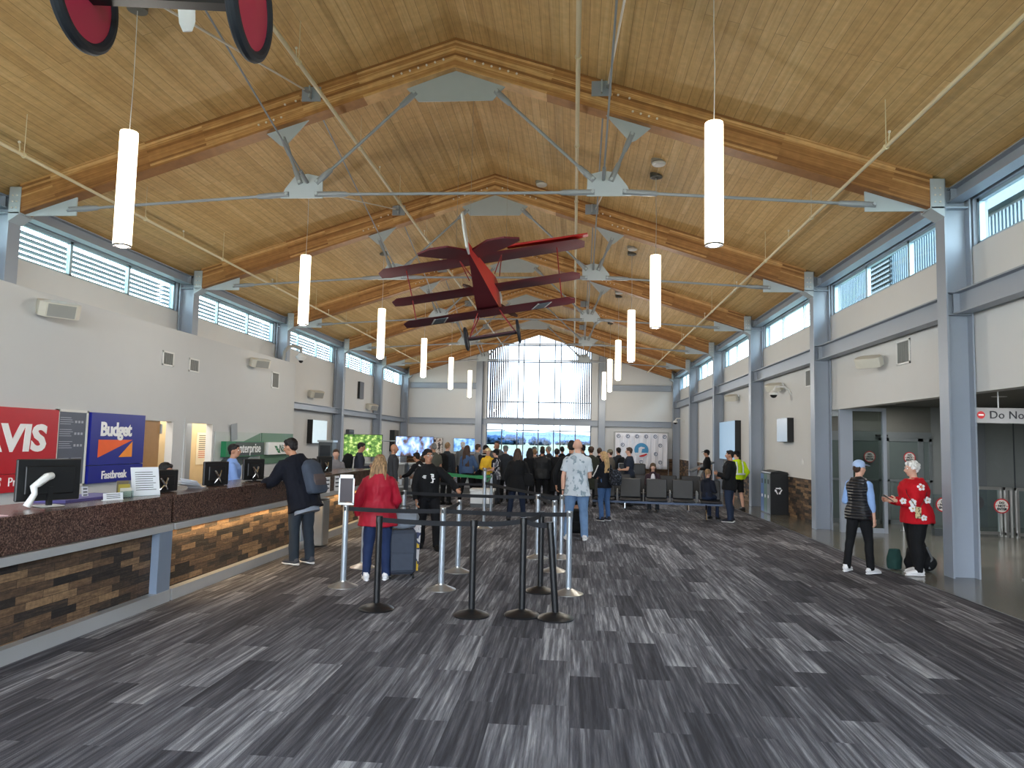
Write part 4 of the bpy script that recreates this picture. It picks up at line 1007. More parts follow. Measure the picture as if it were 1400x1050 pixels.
dne(7.62, 15.78, .64, .15, 'partly behind the nearest column, left side'); dne(8.02, 15.7, .62, .15, 'just right of the nearest column'); dne(8.66, 15.6, .66, .15, 'on the glass gate at far right')
t = thing('glass_gate', 'low stainless and glass security gates at the far right of the passage', 'gate', (8.3, 15.85, 0))
for x0, x1, y in ((0.05, .6, .2), (.62, .75, .1), (.78, 1.4, .0), (1.45, 2.1, -.15)):
    b = B()
    for x in (x0, x1-.05): b.box(x, x+.05, y-.03, y+.05, 0, 1.02, STAIN)
    b.box(x0, x1, y-.04, y+.06, .96, 1.02, STAIN).box(x0, x1, y-.02, y+.04, .04, .1, STAIN); f = b.build('gate_frame', t)
    if x1-x0 > .2: B().box(x0+.05, x1-.05, y, y+.01, .1, .96, GLASS).build('glass_panel', f)
t = thing('glass_screen', 'two clear glass panels on low feet behind the nearest column', 'screen', (7.45, 15.85, 0))
for x0, x1 in ((0, .4), (.45, .85)):
    B().box(x0, x1, 0, .012, .15, .85, GLASS).build('glass_panel', t); B().box(x0, x1, -.05, .07, 0, .15, DARKFR if x0 == 0 else STAIN).build('foot', t)
t = thing('door_bollard', 'slim bright steel post in front of the sliding doors', 'bollard', (7.18, 16.6, 0)); B().rod((0, 0, .02), (0, 0, .98), .03, STAIN, 14).build('post', t); B().rod((0, 0, 0), (0, 0, .02), .06, STAIN, 16).build('flange', t)
for i, (x, y) in enumerate([(6.9, 13.3), (7.0, 11.6), (7.9, 14.2), (9.5, 12.2), (7.1, 17.0)]):  # last position is an extra lamp, added to brighten the vestibule
    t = thing('recessed_light', 'x', 'light', (x, y, 2.78), group='recessed passage lights')
    t['label'] = 'small round recessed light in the right passage ceiling, '+['near the left sliding door', 'closest to the nearest column', 'above the glass gates', 'right of the hanging sign', 'added behind the glass screen for brightness'][i]
    B()._lathe((0, 0, 0), [(.1, -.004), (.1, .0)], LAMPB, 20, None).build('lens', t)
    B()._lathe((0, 0, 0), [(.125, -.006), (.13, .0)], WHITEP, 20, None).build('trim_ring', t)
    l = bpy.data.lights.new('recessed_spot', 'AREA'); l.shape = 'DISK'; l.size = .2; l.energy = 15; l.color = (1, .97, .92)
    lo = bpy.data.objects.new('recessed_spot', l); COL.objects.link(lo); lo.parent = t; lo.location = (0, 0, -.02)

# ================================================================== HANGING AIRPLANES
def wheel(parent, loc, r, tyre=.03, m=RED, name='wheel', n=32, rot=None):
    b = B(); prof = [(r-tyre+tyre*math.cos(a), tyre*math.sin(a)) for a in [2*math.pi*i/10 for i in range(11)]]
    M = Matrix.Rotation(R_(90), 4, 'Y')
    b._lathe((0, 0, 0), prof, TYRE, n, M); o = b.build(name, parent); o.location = loc
    d = B(); d._lathe((0, 0, 0), [(.02, -tyre*.9), (r-tyre*1.6, -tyre*.35), (r-tyre*1.2, 0), (r-tyre*1.6, tyre*.35), (.02, tyre*.9)], m, n, M); d.build('wheel_disc', o)
    return o
t = thing('triplane', 'large red model triplane with a white rudder, hanging over the hall', 'model airplane', (-1.77, 14.0, 4.76))
t.rotation_euler = (0, R_(-9.2), R_(1.0))
b = B()
def sect(y, w, z0, z1, c=.0): return [(-w/2, y, z0), (w/2, y, z0), (w/2, y, z1-c), (w/4, y, z1), (-w/4, y, z1), (-w/2, y, z1-c)]
secs = [sect(-2.62, .03, -.02, .2, .01), sect(-1.6, .2, -.2, .2, .04), sect(-.8, .34, -.36, .22, .06), sect(.0, .46, -.46, .26, .08), sect(.35, .48, -.46, .26, .1)]
vs = [p for s_ in secs for p in s_]; fs = []; n6 = 6
side_f = []; bot_f = []
for i in range(4):
    for k in range(6):
        j = (k+1) % 6; f = [i*6+k, i*6+j, i*6+6+j, i*6+6+k]; (bot_f if k == 0 else side_f).append(f)
side_f += [list(range(5, -1, -1)), list(range(24, 30))]
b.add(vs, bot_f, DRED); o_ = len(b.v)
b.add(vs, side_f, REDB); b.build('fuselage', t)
b = B()._lathe((0, 0, 0), [(.2, -.2), (.27, -.15), (.27, .12), (.24, .2), (.1, .22)], mat('bare_cowl_metal', (190, 186, 184), .4, .3), 24, Matrix.Translation((0, .5, -.1)) @ Matrix.Rotation(R_(-90), 4, 'X')); cw = b.build('cowling', t)
def wing(name, span, z, y0, chord, m=DRED):
    prof = [(-.5, -.0), (-.3, .028), (.1, .05), (.42, .045), (.5, .01), (.46, -.03), (.1, -.02), (-.3, -.012)]
    n_ = 25; b = B(); vs = []; fs = []
    for i in range(n_):
        x = -span/2+span*i/(n_-1); e = 1-abs(x)/(span/2); cc = chord*min(1, .45+e*9)
        sc_ = .012*(i % 2)
        for j, (py, pz) in enumerate(prof): vs.append((x, y0+py*cc-(sc_ if j == 0 else 0)+(chord-cc)*.25, z+pz*1.1))
    P = len(prof)
    for i in range(n_-1):
        for k in range(P): j = (k+1) % P; fs.append([i*P+k, i*P+j, i*P+P+j, i*P+P+k])
    fs += [list(range(P-1, -1, -1)), list(range((n_-1)*P, n_*P))]
    b.add(vs, fs, m, True); return b.build(name, t)
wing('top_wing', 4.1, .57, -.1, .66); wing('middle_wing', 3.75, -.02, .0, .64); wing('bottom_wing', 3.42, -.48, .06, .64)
B().prism([(.55, -.5), (2.1, -.46), (2.12, -.3), (1.9, -.22), (.55, -.3)], 'z', .62, .65, REDB).build('aileron', t)
STR = mat('stripe_blue_grey', (92, 104, 116), .6)
for s in (1, -1):
    x = s*1.02
    B().prism([(x-.02, -.16), (x+.2, -.16), (x+.06+.0, .3), (x-.16, .3)], 'z', -.513, -.505, STR).prism([(x+.2, -.16), (x+.23, -.16), (x+.09, .3), (x+.06, .3)], 'z', -.513, -.505, WHITEP).prism([(x-.05, -.16), (x-.02, -.16), (x-.16, .3), (x-.19, .3)], 'z', -.513, -.505, WHITEP).build('wing_stripe', t)
    B().tube([(s*1.45, .0, -.46), (s*1.47, .0, .0), (s*1.5, -.1, .57)], [(.012, .03)]*3, RED, 8).build('interplane_strut', t)
    B().tube([(s*.22, -.1, .22), (s*.42, -.2, .57)], [(.01, .02)]*2, RED, 8).tube([(s*.3, .05, .2), (s*.42, -.18, .57)], [(.01, .02)]*2, RED, 8).build('cabane_strut', t)
    B().tube([(s*.2, .3, -.46), (s*.46, .1, -.94)], [(.012, .02)]*2, RED, 8).tube([(s*.2, -.1, -.46), (s*.46, .1, -.94)], [(.012, .02)]*2, RED, 8).build('landing_strut', t)
    wheel(t, (s*.52, .1, -.94), .24, .028, mat('dark_wheel_disc', (44, 34, 44), .6), n=28)
    B().prism([(s*a, c) for a, c in [(0.01, -2.3), (.32, -2.72), (.6, -2.74), (.84, -2.56), (.84, -2.46), (.55, -2.14), (.06, -1.8)]], 'z', .12, .15, DRED).build('tailplane', t)
B().box(-.48, .48, -.02, .24, -.97, -.93, mat('axle_fairing_dark_red', (70, 28, 38), .6)).build('axle_fairing', t, bevel=.012)
B().prism([(-2.62, -.02), (-2.9, .02), (-3.02, .3), (-2.94, .56), (-2.74, .66), (-2.6, .5), (-2.56, .15)], 'x', -.014, .014, WHITEP).build('rudder', t)
b = B()
for s in (1, -1): b.tube([(0, .78, -.1), (s*.2, .79, -.1-s*.16), (s*.42, .78, -.1-s*.34), (s*.52, .78, -.1-s*.42)], [(.03, .02), (.06, .014), (.055, .012), (.02, .008)], mat('dark_propeller_wood', (72, 40, 34), .4), 8, side=(.7, 0, .7))
b.ball((0, .78, -.1), .05, STAIN, 10); b.build('propeller', t)
b = B()
for x, y in ((-.5, -.1), (.5, -.1), (0, -2.3)):
    Z = 2.3 if y > -1 else 2.4
    z0_ = .6 if y > -1 else .2; Lw = 2.43 if y > -1 else 2.85
    B().rod((x, y, z0_), (x+.16*Lw, y, z0_+.987*Lw), .003, STAIN, 5).build('hanging_wire', t)
# second airplane: only its landing gear dips into the picture
t = thing('biplane', 'landing gear of a second red model airplane at the top left corner', 'model airplane', (-2.93, 4.7, 4.84))
t.rotation_euler = (0, R_(1.5), R_(5))
for s in (1, -1): wheel(t, (s*.59, 0, 0), .4, .045, mat('wheel_red_disc', (176, 44, 76), .45), n=44)
B().box(-.55, .55, -.05, .05, -.045, -.01, BLACK).box(-.55, .55, -.05, .05, -.01, .02, mat('axle_grey_green', (120, 136, 136), .4)).build('axle', t)
for s in (1, -1): B().tube([(s*.53, 0, -.01), (s*.3, -.35, .8)], [.02, .02], mat('strut_grey_green', (120, 132, 130), .4), 8).tube([(s*.53, 0, -.01), (s*.3, .35, .8)], .02, MATS['strut_grey_green'], 8).build('landing_strut', t)
B().box(-.32, .32, -1.4, .8, .78, 1.35, RED, ch=.08).build('fuselage', t)
B().box(-1.2, 1.2, -.35, .35, .74, .8, DRED).build('lower_wing', t)
b = B().tube([(-.45, .95, 1.2), (-.37, .95, .8), (-.33, .95, .53)], [(.03, .03), (.08, .02), (.075, .015)], mat('propeller_red_band', (150, 34, 40), .4), 10, side=(1, 0, 0)).tube([(-.33, .95, .53), (-.31, .95, .38), (-.3, .95, .3)], [(.075, .015), (.07, .014), (.04, .01)], WHITEP, 10, side=(1, 0, 0)); b.build('propeller_blade', t)
B().rod((0, 0, 1.3), (-.13, 0, 2.8), .004, STAIN, 6).build('hanging_wire', t)
# ================================================================== PEOPLE
SKINS = {'l': mat('light_skin', (206, 160, 138), .6, noise_amt=.05), 'm': mat('tan_skin', (176, 128, 102), .6, noise_amt=.05), 'd': mat('brown_skin', (134, 92, 70), .6, noise_amt=.05)}
def hairm(n, c): return pattern_mat('hair_'+n, [(.3, tuple(int(v*.55) for v in c)), (.5, c), (.7, tuple(min(255, int(v*1.35)) for v in c))], 9, 'noise', rough=.6, interp='LINEAR', stretch=(9, 9, .6), detail=4, bump=.6)
HAIR = {k: hairm(k, c) for k, c in dict(black=(24, 20, 20), brown=(62, 44, 34), blonde=(178, 146, 104), dblonde=(132, 104, 74), grey=(120, 118, 116), white=(226, 224, 220), silver=(170, 166, 160)).items()}
def cloth(name, rgb, amt=.12, scale=14, rough=.85): return mat(name, rgb, rough, noise_amt=amt, scale=scale, bump=.25, spec=.25)
def remesh(mb, name, vox, parent, m, fold=0, it=3, extra=None, fs_=(9, 9, 3)):
    me = bpy.data.meshes.new('t'); me.from_pydata(mb.v, [], mb.f)
    bm = bmesh.new(); bm.from_mesh(me); bmesh.ops.recalc_face_normals(bm, faces=bm.faces); bm.to_mesh(me); bm.free()
    o = bpy.data.objects.new('t', me); COL.objects.link(o)
    r = o.modifiers.new('r', 'REMESH'); r.mode = 'VOXEL'; r.voxel_size = vox; r.use_smooth_shade = True
    if it: s = o.modifiers.new('s', 'SMOOTH'); s.factor = .5; s.iterations = it
    dg = bpy.context.evaluated_depsgraph_get(); res = bpy.data.meshes.new_from_object(o.evaluated_get(dg))
    bpy.data.objects.remove(o); bpy.data.meshes.remove(me)
    if fold:
        ns = [v.normal.copy() for v in res.vertices]; sd = random.uniform(0, 50)
        for v, n in zip(res.vertices, ns):
            v.co += n*(fold*(noise.noise((v.co.x*fs_[0]+sd, v.co.y*fs_[1], v.co.z*fs_[2]))+.5*noise.noise((v.co.x*22+sd, v.co.y*22, v.co.z*13))))
    if extra is not None and extra.v:
        bm = bmesh.new(); bm.from_mesh(res); vs = [bm.verts.new(v) for v in extra.v]
        for f in extra.f:
            try: bm.faces.new([vs[i] for i in f])
            except ValueError: pass
        bm.to_mesh(res); bm.free()
    res.materials.clear(); res.materials.append(m); res.polygons.foreach_set('material_index', [0]*len(res.polygons))
    res.polygons.foreach_set('use_smooth', [True]*len(res.polygons)); res.name = name
    o = bpy.data.objects.new(name, res); COL.objects.link(o); o.parent = parent; return o
DOWN = ((.13, .02, -1), (.03, .14, -1)); PHONE = ((.16, .12, -1), (-.4, .95, .25)); HOLD = ((.2, .0, -1), (-.45, .9, -.1))
POCKET = ((.34, -.16, -1), (-.2, .3, -1)); REACH = ((.2, .8, -.55), (.0, 1, -.35)); CROSS = ((.2, .15, -1), (-.95, .45, .1)); LAP = ((.12, .2, -1), (-.25, 1, -.2))
HIPH = ((.35, -.2, -1), (-.5, .15, -1))
def person(label, x, y, face, H=1.7, top=None, bot=None, hair='short', hc='brown', skin='l', arms=(DOWN, DOWN), lean=(2, 0), bd=1.0, fem=False, look=(0, 0),
           hem=-.08, bulk=.018, sleeve=1.0, shorts=False, shoes=None, sole=None, vox=.014, sit=None, feet=None, near=False, collar=True, legw=None, vest=None, sleevem=None, hood=False):
    t = thing('person', label, 'person', (x, y, 0), R_(face)); s = H/1.75; sk = SKINS[skin]
    if vest is not None: top = vest
    ft = feet or ((-.1, 0, 0), (.1, 0, 0))
    hz = .92 if sit is None else (sit/s+.1)
    hp = Vector((0, 0, hz)); RL = Matrix.Rotation(R_(-lean[0]), 3, 'X') @ Matrix.Rotation(R_(lean[1]), 3, 'Y')
    T = lambda vx, vy, vz: (hp+RL @ Vector((vx, vy, vz)))*s
    fw = .92 if fem else 1.0; hw = 1.04 if fem else .97
    rows = [(-.09, .11, .09, 0), (-.02, .165*hw, .118, -.008), (.06, .158*hw, .112, -.005), (.17, (.125 if fem else .145), .092, .004), (.3, .15*fw, .112, .012), (.4, .165*fw, .115, .008), (.465, .155*fw, .092, -.005), (.51, .105*fw, .072, -.012), (.555, .062, .06, -.01)]
    def torso(b, inf, lo=-.09, hi=.6, m=sk, flare=0.):
        R0 = [r for r in rows if lo <= r[0] <= hi]
        if lo < -.09:
            R0 = [(lo, .165*hw+flare, .12+flare*.7, -.005), (lo*.5-.04, .168*hw+flare*.5, .122+flare*.3, -.005)]+[r for r in rows if r[0] > -.05 and r[0] <= hi]
        b.tube([T(0, r[3], r[0]) for r in R0], [((r[1]*bd+inf)*s, (r[2]*(.5+.5*bd)*bd**.5+inf)*s) for r in R0], m, 20, side=RL @ Vector((1, 0, 0)))
    # joints
    sh = [T(-.162*fw, 0, .457), T(.162*fw, 0, .457)]; el = []; wr = []; fd = []
    for i in (0, 1):
        u, f = arms[i]; g = -1 if i == 0 else 1
        u = Vector((g*u[0], u[1], u[2])).normalized(); f = Vector((g*f[0], f[1], f[2])).normalized()
        u = RL @ u if sit is None else u
        e = sh[i]+u*.285*s+Vector((g*.018*s*bd, 0, 0)); w_ = e+f*.25*s; el.append(e); wr.append(w_); fd.append(f)
    hj = [Vector((-.088*s, 0, hz*s-.02*s)), Vector((.088*s, 0, hz*s-.02*s))]; kn = []; an = []; ry = []
    for i in (0, 1):
        fx, fy, fr = ft[i]; g = -1 if i == 0 else 1; a = Vector((fx, fy-.03, .085*s))
        if sit is None: k = (hj[i]+a)/2+Vector((g*.006, .028*s, .0)); 
        else: k = Vector((fx*1.05, .42*s, sit+.06*s)); a.y = fy+.42*s
        kn.append(k); an.append(a); ry.append(fr)
    body = B(); torso(body, 0)
    hc_ = T(0, .012, .70); RH = RL.lerp(Matrix.Identity(3), .6).to_3x3().normalized() if False else RL
    RH = Matrix.Rotation(R_(-lean[0]*.3), 3, 'X') @ Matrix.Rotation(R_(look[0]), 3, 'Z') @ Matrix.Rotation(R_(look[1]), 3, 'X')
    hs = .97*s**.5 if s < .95 else s
    Hd = lambda a, c, d: hc_+(RH @ Vector((a, c, d)))*hs
    body.tube([T(0, -.012, .5), T(0, -.005, .57), Hd(0, -.012, -.07), Hd(0, -.01, -.02)], [.066*s, .054*s, .052*s, .05*s], sk, 14)
    def hb(b, c, r, m=sk, n_=14): b.ball(Hd(*c), tuple(v*hs for v in (r if isinstance(r, tuple) else (r, r, r))), m, n_, rot=RH)
    hb(body, (0, -.006, .022), (.074, .093, .1)); hb(body, (0, .022, -.04), (.056, .06, .062)); hb(body, (0, .052, -.082), (.03, .026, .024)); hb(body, (0, .07, .035), (.05, .018, .022), n_=10)
    for g in (1, -1):
        hb(body, (g*.076, -.004, -.008), (.011, .02, .031), n_=10); hb(body, (g*.035, .062, -.022), (.024, .022, .022), n_=10)
    body.tube([Hd(0, .083, .018), Hd(0, .1, -.004), Hd(0, .109, -.022), Hd(0, .09, -.032)], [.009*hs, .012*hs, .016*hs, .012*hs], sk, 8)
    if near: body.tube([Hd(-.022, .074, -.056), Hd(0, .082, -.055), Hd(.022, .074, -.056)], .008*hs, sk, 8)
    ex = B()
    for i in (0, 1):
        body.ball(sh[i], (.058*s, .055*s, .055*s), sk, 12)
        body.tube([sh[i], (sh[i]+el[i])/2, el[i]], [.05*s*bd**.5, .048*s*bd**.5, .038*s], sk, 12)
        body.tube([el[i]-fd[i]*.01, el[i]+(wr[i]-el[i])*.35, wr[i]], [.039*s, .04*s, .027*s], sk, 12)
        g = -1 if i == 0 else 1; f = fd[i]; sd = Vector((0, 1, 0)) if abs(f.z) > .7 else Vector((g*.3, 0, 1)); 
        sd = (sd-sd.dot(f)*f).normalized(); nm = f.cross(sd).normalized()
        if nm.dot(Vector((-g, 0, -.2))) < 0: nm = -nm
        pe = wr[i]+f*.088*s
        body.tube([wr[i]-f*.01, wr[i]+f*.035*s, pe], [(.026*s, .02*s), (.04*s, .016*s), (.039*s, .015*s)], sk, 10, side=sd)
        for q in range(4):
            o0 = pe-f*.012*s+sd*((q-1.5)*.02*s); l = (.066, .076, .072, .056)[3-q if True else q]*s
            p1 = o0+f*l*.45+nm*l*.08; p2 = p1+f*l*.32+nm*l*.3; p3 = p2+f*l*.1+nm*l*.32
            ex.tube([o0, p1, p2, p3], [.0098*s, .0092*s, .0082*s, .006*s], sk, 7)
        tb = wr[i]+f*.025*s+sd*.034*s; ex.tube([tb, tb+sd*.022*s+f*.022*s+nm*.012*s, tb+sd*.028*s+f*.055*s+nm*.026*s], [.014*s, .012*s, .008*s], sk, 7)
        lk = 1 if shorts else .78
        body.tube([hj[i]+Vector((0, 0, .03*s)), hj[i]*.6+kn[i]*.4, kn[i]], [.088*s*.85*bd**.5, .08*s*.85*bd**.5, .054*s*lk], sk, 12)
        body.tube([kn[i], kn[i]*.65+an[i]*.35+Vector((0, -.015*s, 0)), an[i]], [.053*s*lk, .056*s*lk, .036*s], sk, 12)
        body.ball(kn[i], .053*s*lk, sk, 10)
        R3 = Matrix.Rotation(R_(ry[i]), 3, 'Z'); body.tube([an[i]+R3 @ Vector((0, -.03*s, -.045*s)), an[i]+R3 @ Vector((0, .13*s, -.055*s))], [(.034*s, .028*s), (.03*s, .018*s)], sk, 10, side=R3 @ Vector((1, 0, 0)))
    bo = remesh(body, 'body', vox, t, sk, extra=ex, it=2)
    # trousers or shorts
    lg = B(); bd2 = legw or bd**.6; q_ = bot
    lg.tube([T(0, r[3], r[0]) for r in rows[:4]], [((r[1]*bd+.012)*s, (r[2]*bd+.012)*s) for r in rows[:4]], q_, 20, side=(1, 0, 0))
    for i in (0, 1):
        if shorts:
            k2 = hj[i].lerp(kn[i], .92); lg.tube([hj[i]+Vector((0, 0, .03*s)), hj[i].lerp(kn[i], .4), k2], [.105*s*bd2, .1*s*bd2, .092*s], q_, 14)
        else:
            foot_ = an[i]+Vector((0, .0, -.03*s)); sl = .95 if fem else 1.05
            lg.tube([hj[i]+Vector((0, 0, .03*s)), hj[i].lerp(kn[i], .4), kn[i]], [.103*s*bd2, .095*s*bd2*sl, .07*s*bd2*sl], q_, 14)
            lg.ball(kn[i], .07*s*bd2*sl, q_, 10); lg.tube([kn[i], kn[i].lerp(an[i], .45)+Vector((0, -.008, 0)), foot_], [.07*s*bd2*sl, .066*s*bd2*sl, .062*s*sl], q_, 14)
    remesh(lg, 'shorts' if shorts else 'trousers', vox, t, q_, fold=.012, it=2, fs_=(8, 8, 5))
    # top
    tp = B(); inf = bulk
    torso(tp, inf, hem, .56 if collar else .53, top, flare=.03 if hem < -.15 else 0)
    sm_ = sleevem or top
    slb = tp if (vest is None and sm_ is top) else B()
    if slb is not tp: inf = .012
    for i in (0, 1):
        slb.ball(sh[i], (.056*s+inf*.7*s, .055*s+inf*.8*s, .052*s+inf*.4*s), sm_, 12)
        e1 = el[i] if sleeve > .5 else sh[i].lerp(el[i], .72)
        slb.tube([sh[i], (sh[i]+e1)/2, e1], [(.056+inf*.9)*s, (.054+inf*.8)*s, (.048+inf*.7+(.01 if sleeve <= .5 else 0))*s], sm_, 12)
        if sleeve > .5:
            w2 = el[i].lerp(wr[i], .98*sleeve); slb.ball(el[i], (.048+inf*.7)*s, sm_, 10); slb.tube([el[i], el[i].lerp(w2, .5), w2], [(.047+inf*.7)*s, (.045+inf*.6)*s, (.034+inf*.5)*s], sm_, 12)
    if collar: tp.tube([T(0, -.01, .52), T(0, -.012, .575)], [(.078*s, .072*s), (.068*s, .066*s)], top, 14)
    if hood: tp.tube([T(-.09, -.05, .52), T(-.05, -.105, .5), T(.05, -.105, .5), T(.09, -.05, .52)], [.04*s, .055*s, .055*s, .04*s], top, 10)
    nm_ = 'vest' if vest is not None else ('coat' if hem < -.15 else 'top')
    remesh(tp, nm_, vox, t, top, fold=.014 if bulk > .02 else .009, it=2)
    if slb is not tp: remesh(slb, 'shirt_sleeves', vox, t, sm_, fold=.006, it=2)
    # shoes
    shm = shoes or MATS.get('black_shoe') or mat('black_shoe', (24, 24, 26), .5); som = sole or shm
    for i in (0, 1):
        R3 = Matrix.Rotation(R_(ry[i]), 3, 'Z'); c = Vector((an[i].x, an[i].y, 0)); Pq = lambda a, d, e: c+R3 @ Vector((a, d, e))*s
        b = B().tube([Pq(0, -.075, .045), Pq(0, -.05, .06), Pq(0, .04, .06), Pq(0, .13, .045), Pq(0, .185, .033)], [(.03*s, .03*s), (.043*s, .05*s), (.043*s, .046*s), (.05*s, .032*s), (.026*s, .016*s)], shm, 14, side=R3 @ Vector((1, 0, 0)))
        b.tube([Pq(0, -.02, .05), Pq(0, -.02, .115)], [.046*s, .042*s], shm, 12)
        b.tube([Pq(0, -.088, .014), Pq(0, -.06, .014), Pq(0, .05, .014), Pq(0, .14, .014), Pq(0, .2, .014)], [(.022*s, .013*s), (.043*s, .014*s), (.042*s, .014*s), (.052*s, .014*s), (.02*s, .01*s)], som, 12, side=R3 @ Vector((1, 0, 0)))
        b.build('shoe', t)
    # hair
    hm = HAIR[hc]; hr = B()
    if hair not in ('bald',):
        if hair == 'crop': hb(hr, (0, -.02, .034), (.078, .088, .092), hm)
        else: hb(hr, (0, -.018, .04), (.083, .095, .093), hm); hb(hr, (0, .035, .085), (.06, .05, .035), hm)
        if hair in ('short', 'curly', 'crop', 'cap'): hb(hr, (0, -.055, -.01), (.068, .045, .055), hm)
        if hair == 'curly':
            for _ in range(26):
                a = random.uniform(0, 6.28); p = random.uniform(-.3, 1.3); hb(hr, (.08*math.cos(a)*math.cos(p), -.02+.085*math.sin(a)*math.cos(p)*(1 if math.sin(a) < .2 else .4), .03+.085*math.sin(p)), random.uniform(.022, .034), hm, 8)
        if hair in ('long', 'bob', 'verylong'):
            L = {'long': .36, 'bob': .15, 'verylong': .46}[hair]
            pts = [Hd(0, -.05, .03), Hd(0, -.07, -.06)]; rr = [(.09*hs, .055*hs), (.108*hs, .055*hs)]
            for q in range(1, 5):
                f = q/4; pt = Hd(0, -.07, -.06)+RL @ Vector((0, -.035*math.sin(f*2), -L*f))*s; pts.append(pt); rr.append(((.125-.035*f)*s, (.05-.022*f)*s))
            hr.tube(pts, rr, hm, 16, side=RH @ Vector((1, 0, 0)))
            for g in (1, -1): hr.tube([Hd(g*.072, .0, .03), Hd(g*.08, -.01, -.05), Hd(g*.085, -.03, -.12 if hair != 'bob' else -.1)], [.02*hs, .026*hs, .02*hs], hm, 8)
            if hair != 'bob':
                for _ in range(9):
                    xx = random.uniform(-.1, .1); p0 = Hd(xx, -.085, -.06); hr.tube([p0, p0+RL @ Vector((xx*.2, -.025, -L*.5))*s, p0+RL @ Vector((xx*.35+random.uniform(-.01, .01), -.015, -L*random.uniform(.9, 1.12)))*s], [.018*s, .016*s, .007*s], hm, 7)
        if hair == 'bun': hb(hr, (0, -.1, .05), .035, hm, 10)
        if hair == 'tail': hr.tube([Hd(0, -.09, .03), Hd(0, -.13, -.03), Hd(0, -.11, -.14)], [.022*hs, .024*hs, .01*hs], hm, 8)
        remesh(hr, 'hair', max(.008, vox*.75), t, hm, fold=.006, it=1, fs_=(30, 30, 6))
    if near:
        for g in (1, -1):
            b = B(); hb(b, (g*.031, .078, .012), (.0145, .012, .009), SWHT, 8); hb(b, (g*.031, .0885, .012), (.006, .004, .006), INK, 8); b.build('eye', t)
            b = B().tube([Hd(g*.016, .089, .03), Hd(g*.034, .088, .035), Hd(g*.05, .074, .03)], [.004*hs, .005*hs, .003*hs], hm if hair != 'bald' else HAIR['grey'], 6); b.build('eyebrow', t)
        B().tube([Hd(-.022, .082, -.055), Hd(0, .0905, -.054), Hd(.022, .082, -.055)], [.004*hs, .007*hs, .004*hs], mat('lip_colour', (168, 96, 90), .6), 8).build('lips', t)
    t['_'] = 0; del t['_']
    info = dict(t=t, T=T, Hd=Hd, RH=RH, RL=RL, s=s, hs=hs, wr=wr, el=el, sh=sh, fd=fd, hz=hz)
    return info
def cap(p, m, visor=1, back=0, name='cap', brim=0):
    b = B(); Hd, hs, RH = p['Hd'], p['hs'], p['RH']
    b.ball(Hd(0, -.012, .055), (.087*hs, .1*hs, .082*hs), m, 18, rot=RH)
    if visor: b.tube([Hd(0, .05, .06), Hd(0, .11, .055), Hd(0, .17, .043)], [(.07*hs, .012*hs), (.07*hs, .009*hs), (.04*hs, .006*hs)], m, 14, side=RH @ Vector((1, 0, 0)))
    if brim: b.ball(Hd(0, -.01, .045), (.15*hs, .16*hs, .012*hs), m, 20, rot=RH)
    return b.build(name, p['t'])
def glasses(p, m):
    b = B(); Hd = p['Hd']
    for g in (1, -1):
        c = [Hd(g*.031+.024*math.cos(a), .1-abs(.012*math.cos(a)), .01+.017*math.sin(a)) for a in [2*math.pi*i/14 for i in range(15)]]; b.tube(c, .0022, m, 5)
        b.tube([Hd(g*.055, .092, .014), Hd(g*.078, .06, .014), Hd(g*.08, -.005, .008)], .002, m, 5)
    b.tube([Hd(-.008, .1, .014), Hd(.008, .1, .014)], .002, m, 5); b.build('glasses', p['t'])
def phone_in(p, i, m=BLACK):
    w_, f = p['wr'][i], p['fd'][i]; c = w_+f*.11
    o = B().box(-.037, .037, -.075, .075, -.004, .004, m).box(-.033, .033, -.07, .07, .004, .005, mat('phone_glow', (150, 170, 190), .2)).build('phone'); o.parent = None
    M = p['t'].matrix_basis @ Matrix.Translation(c+Vector((0, .0, .02))) @ Matrix.Rotation(R_(35), 4, 'X')
    o.matrix_world = M; return o
def backpack(p, m, label, w=.3, h=.42, d=.16, off=(0, 0), name='backpack', strap=True, tint=None, rz=0):
    """worn bag: its own top-level thing standing in the wearer's frame"""
    t = p['t']; T, s = p['T'], p['s']
    o = thing(name, label, 'bag', (0, 0, 0)); o.matrix_basis = t.matrix_basis.copy()
    c = T(off[0], -.115-d/2-.03, .25+off[1]); b = B(); R3 = p['RL'] @ Matrix.Rotation(R_(rz), 3, 'Z')
    P_ = lambda a, e, f: c+R3 @ Vector((a, e, f))
    b.tube([P_(0, 0, -h/2), P_(0, -.01, -h/2+.04), P_(0, -.015, 0), P_(0, 0, h/2-.07), P_(0, .01, h/2)], [(w*.4, d*.4), (w*.5, d*.5), (w*.5, d*.52), (w*.45, d*.45), (w*.25, d*.25)], m, 20, side=R3 @ Vector((1, 0, 0)), sq=.6)
    remesh(b, 'bag_body', .012, o, m, fold=.006)
    B().tube([P_(0, -d*.45, -h*.3), P_(0, -d*.55, -h*.15), P_(0, -d*.5, h*.02)], [(w*.32, .02), (w*.36, .035), (w*.32, .02)], tint or m, 14, side=R3 @ Vector((1, 0, 0)), sq=.6).build('pocket', o)
    if strap:
        for g in (1, -1):
            B().tube([P_(g*w*.25, d*.4, -h*.3), T(g*.12, .0, .33)+Vector((g*.06, .02, -.12)), T(g*.1, .12, .36), T(g*.1, .06, .515), P_(g*w*.2, d*.4, h*.38)], [(.022, .006)]*5, tint or m, 8, side=(1, 0, 0)).build('strap', o)
    return o
C = cloth
NAVY = C('navy_black_jacket', (14, 17, 28)); DJEAN = C('dark_jeans', (30, 40, 62)); JEAN = C('blue_jeans', (62, 92, 136), .2); LJEAN = C('light_blue_jeans', (104, 132, 168), .15); BLK = C('black_cloth', (18, 19, 22)); CHAR = C('charcoal_cloth', (44, 48, 54))
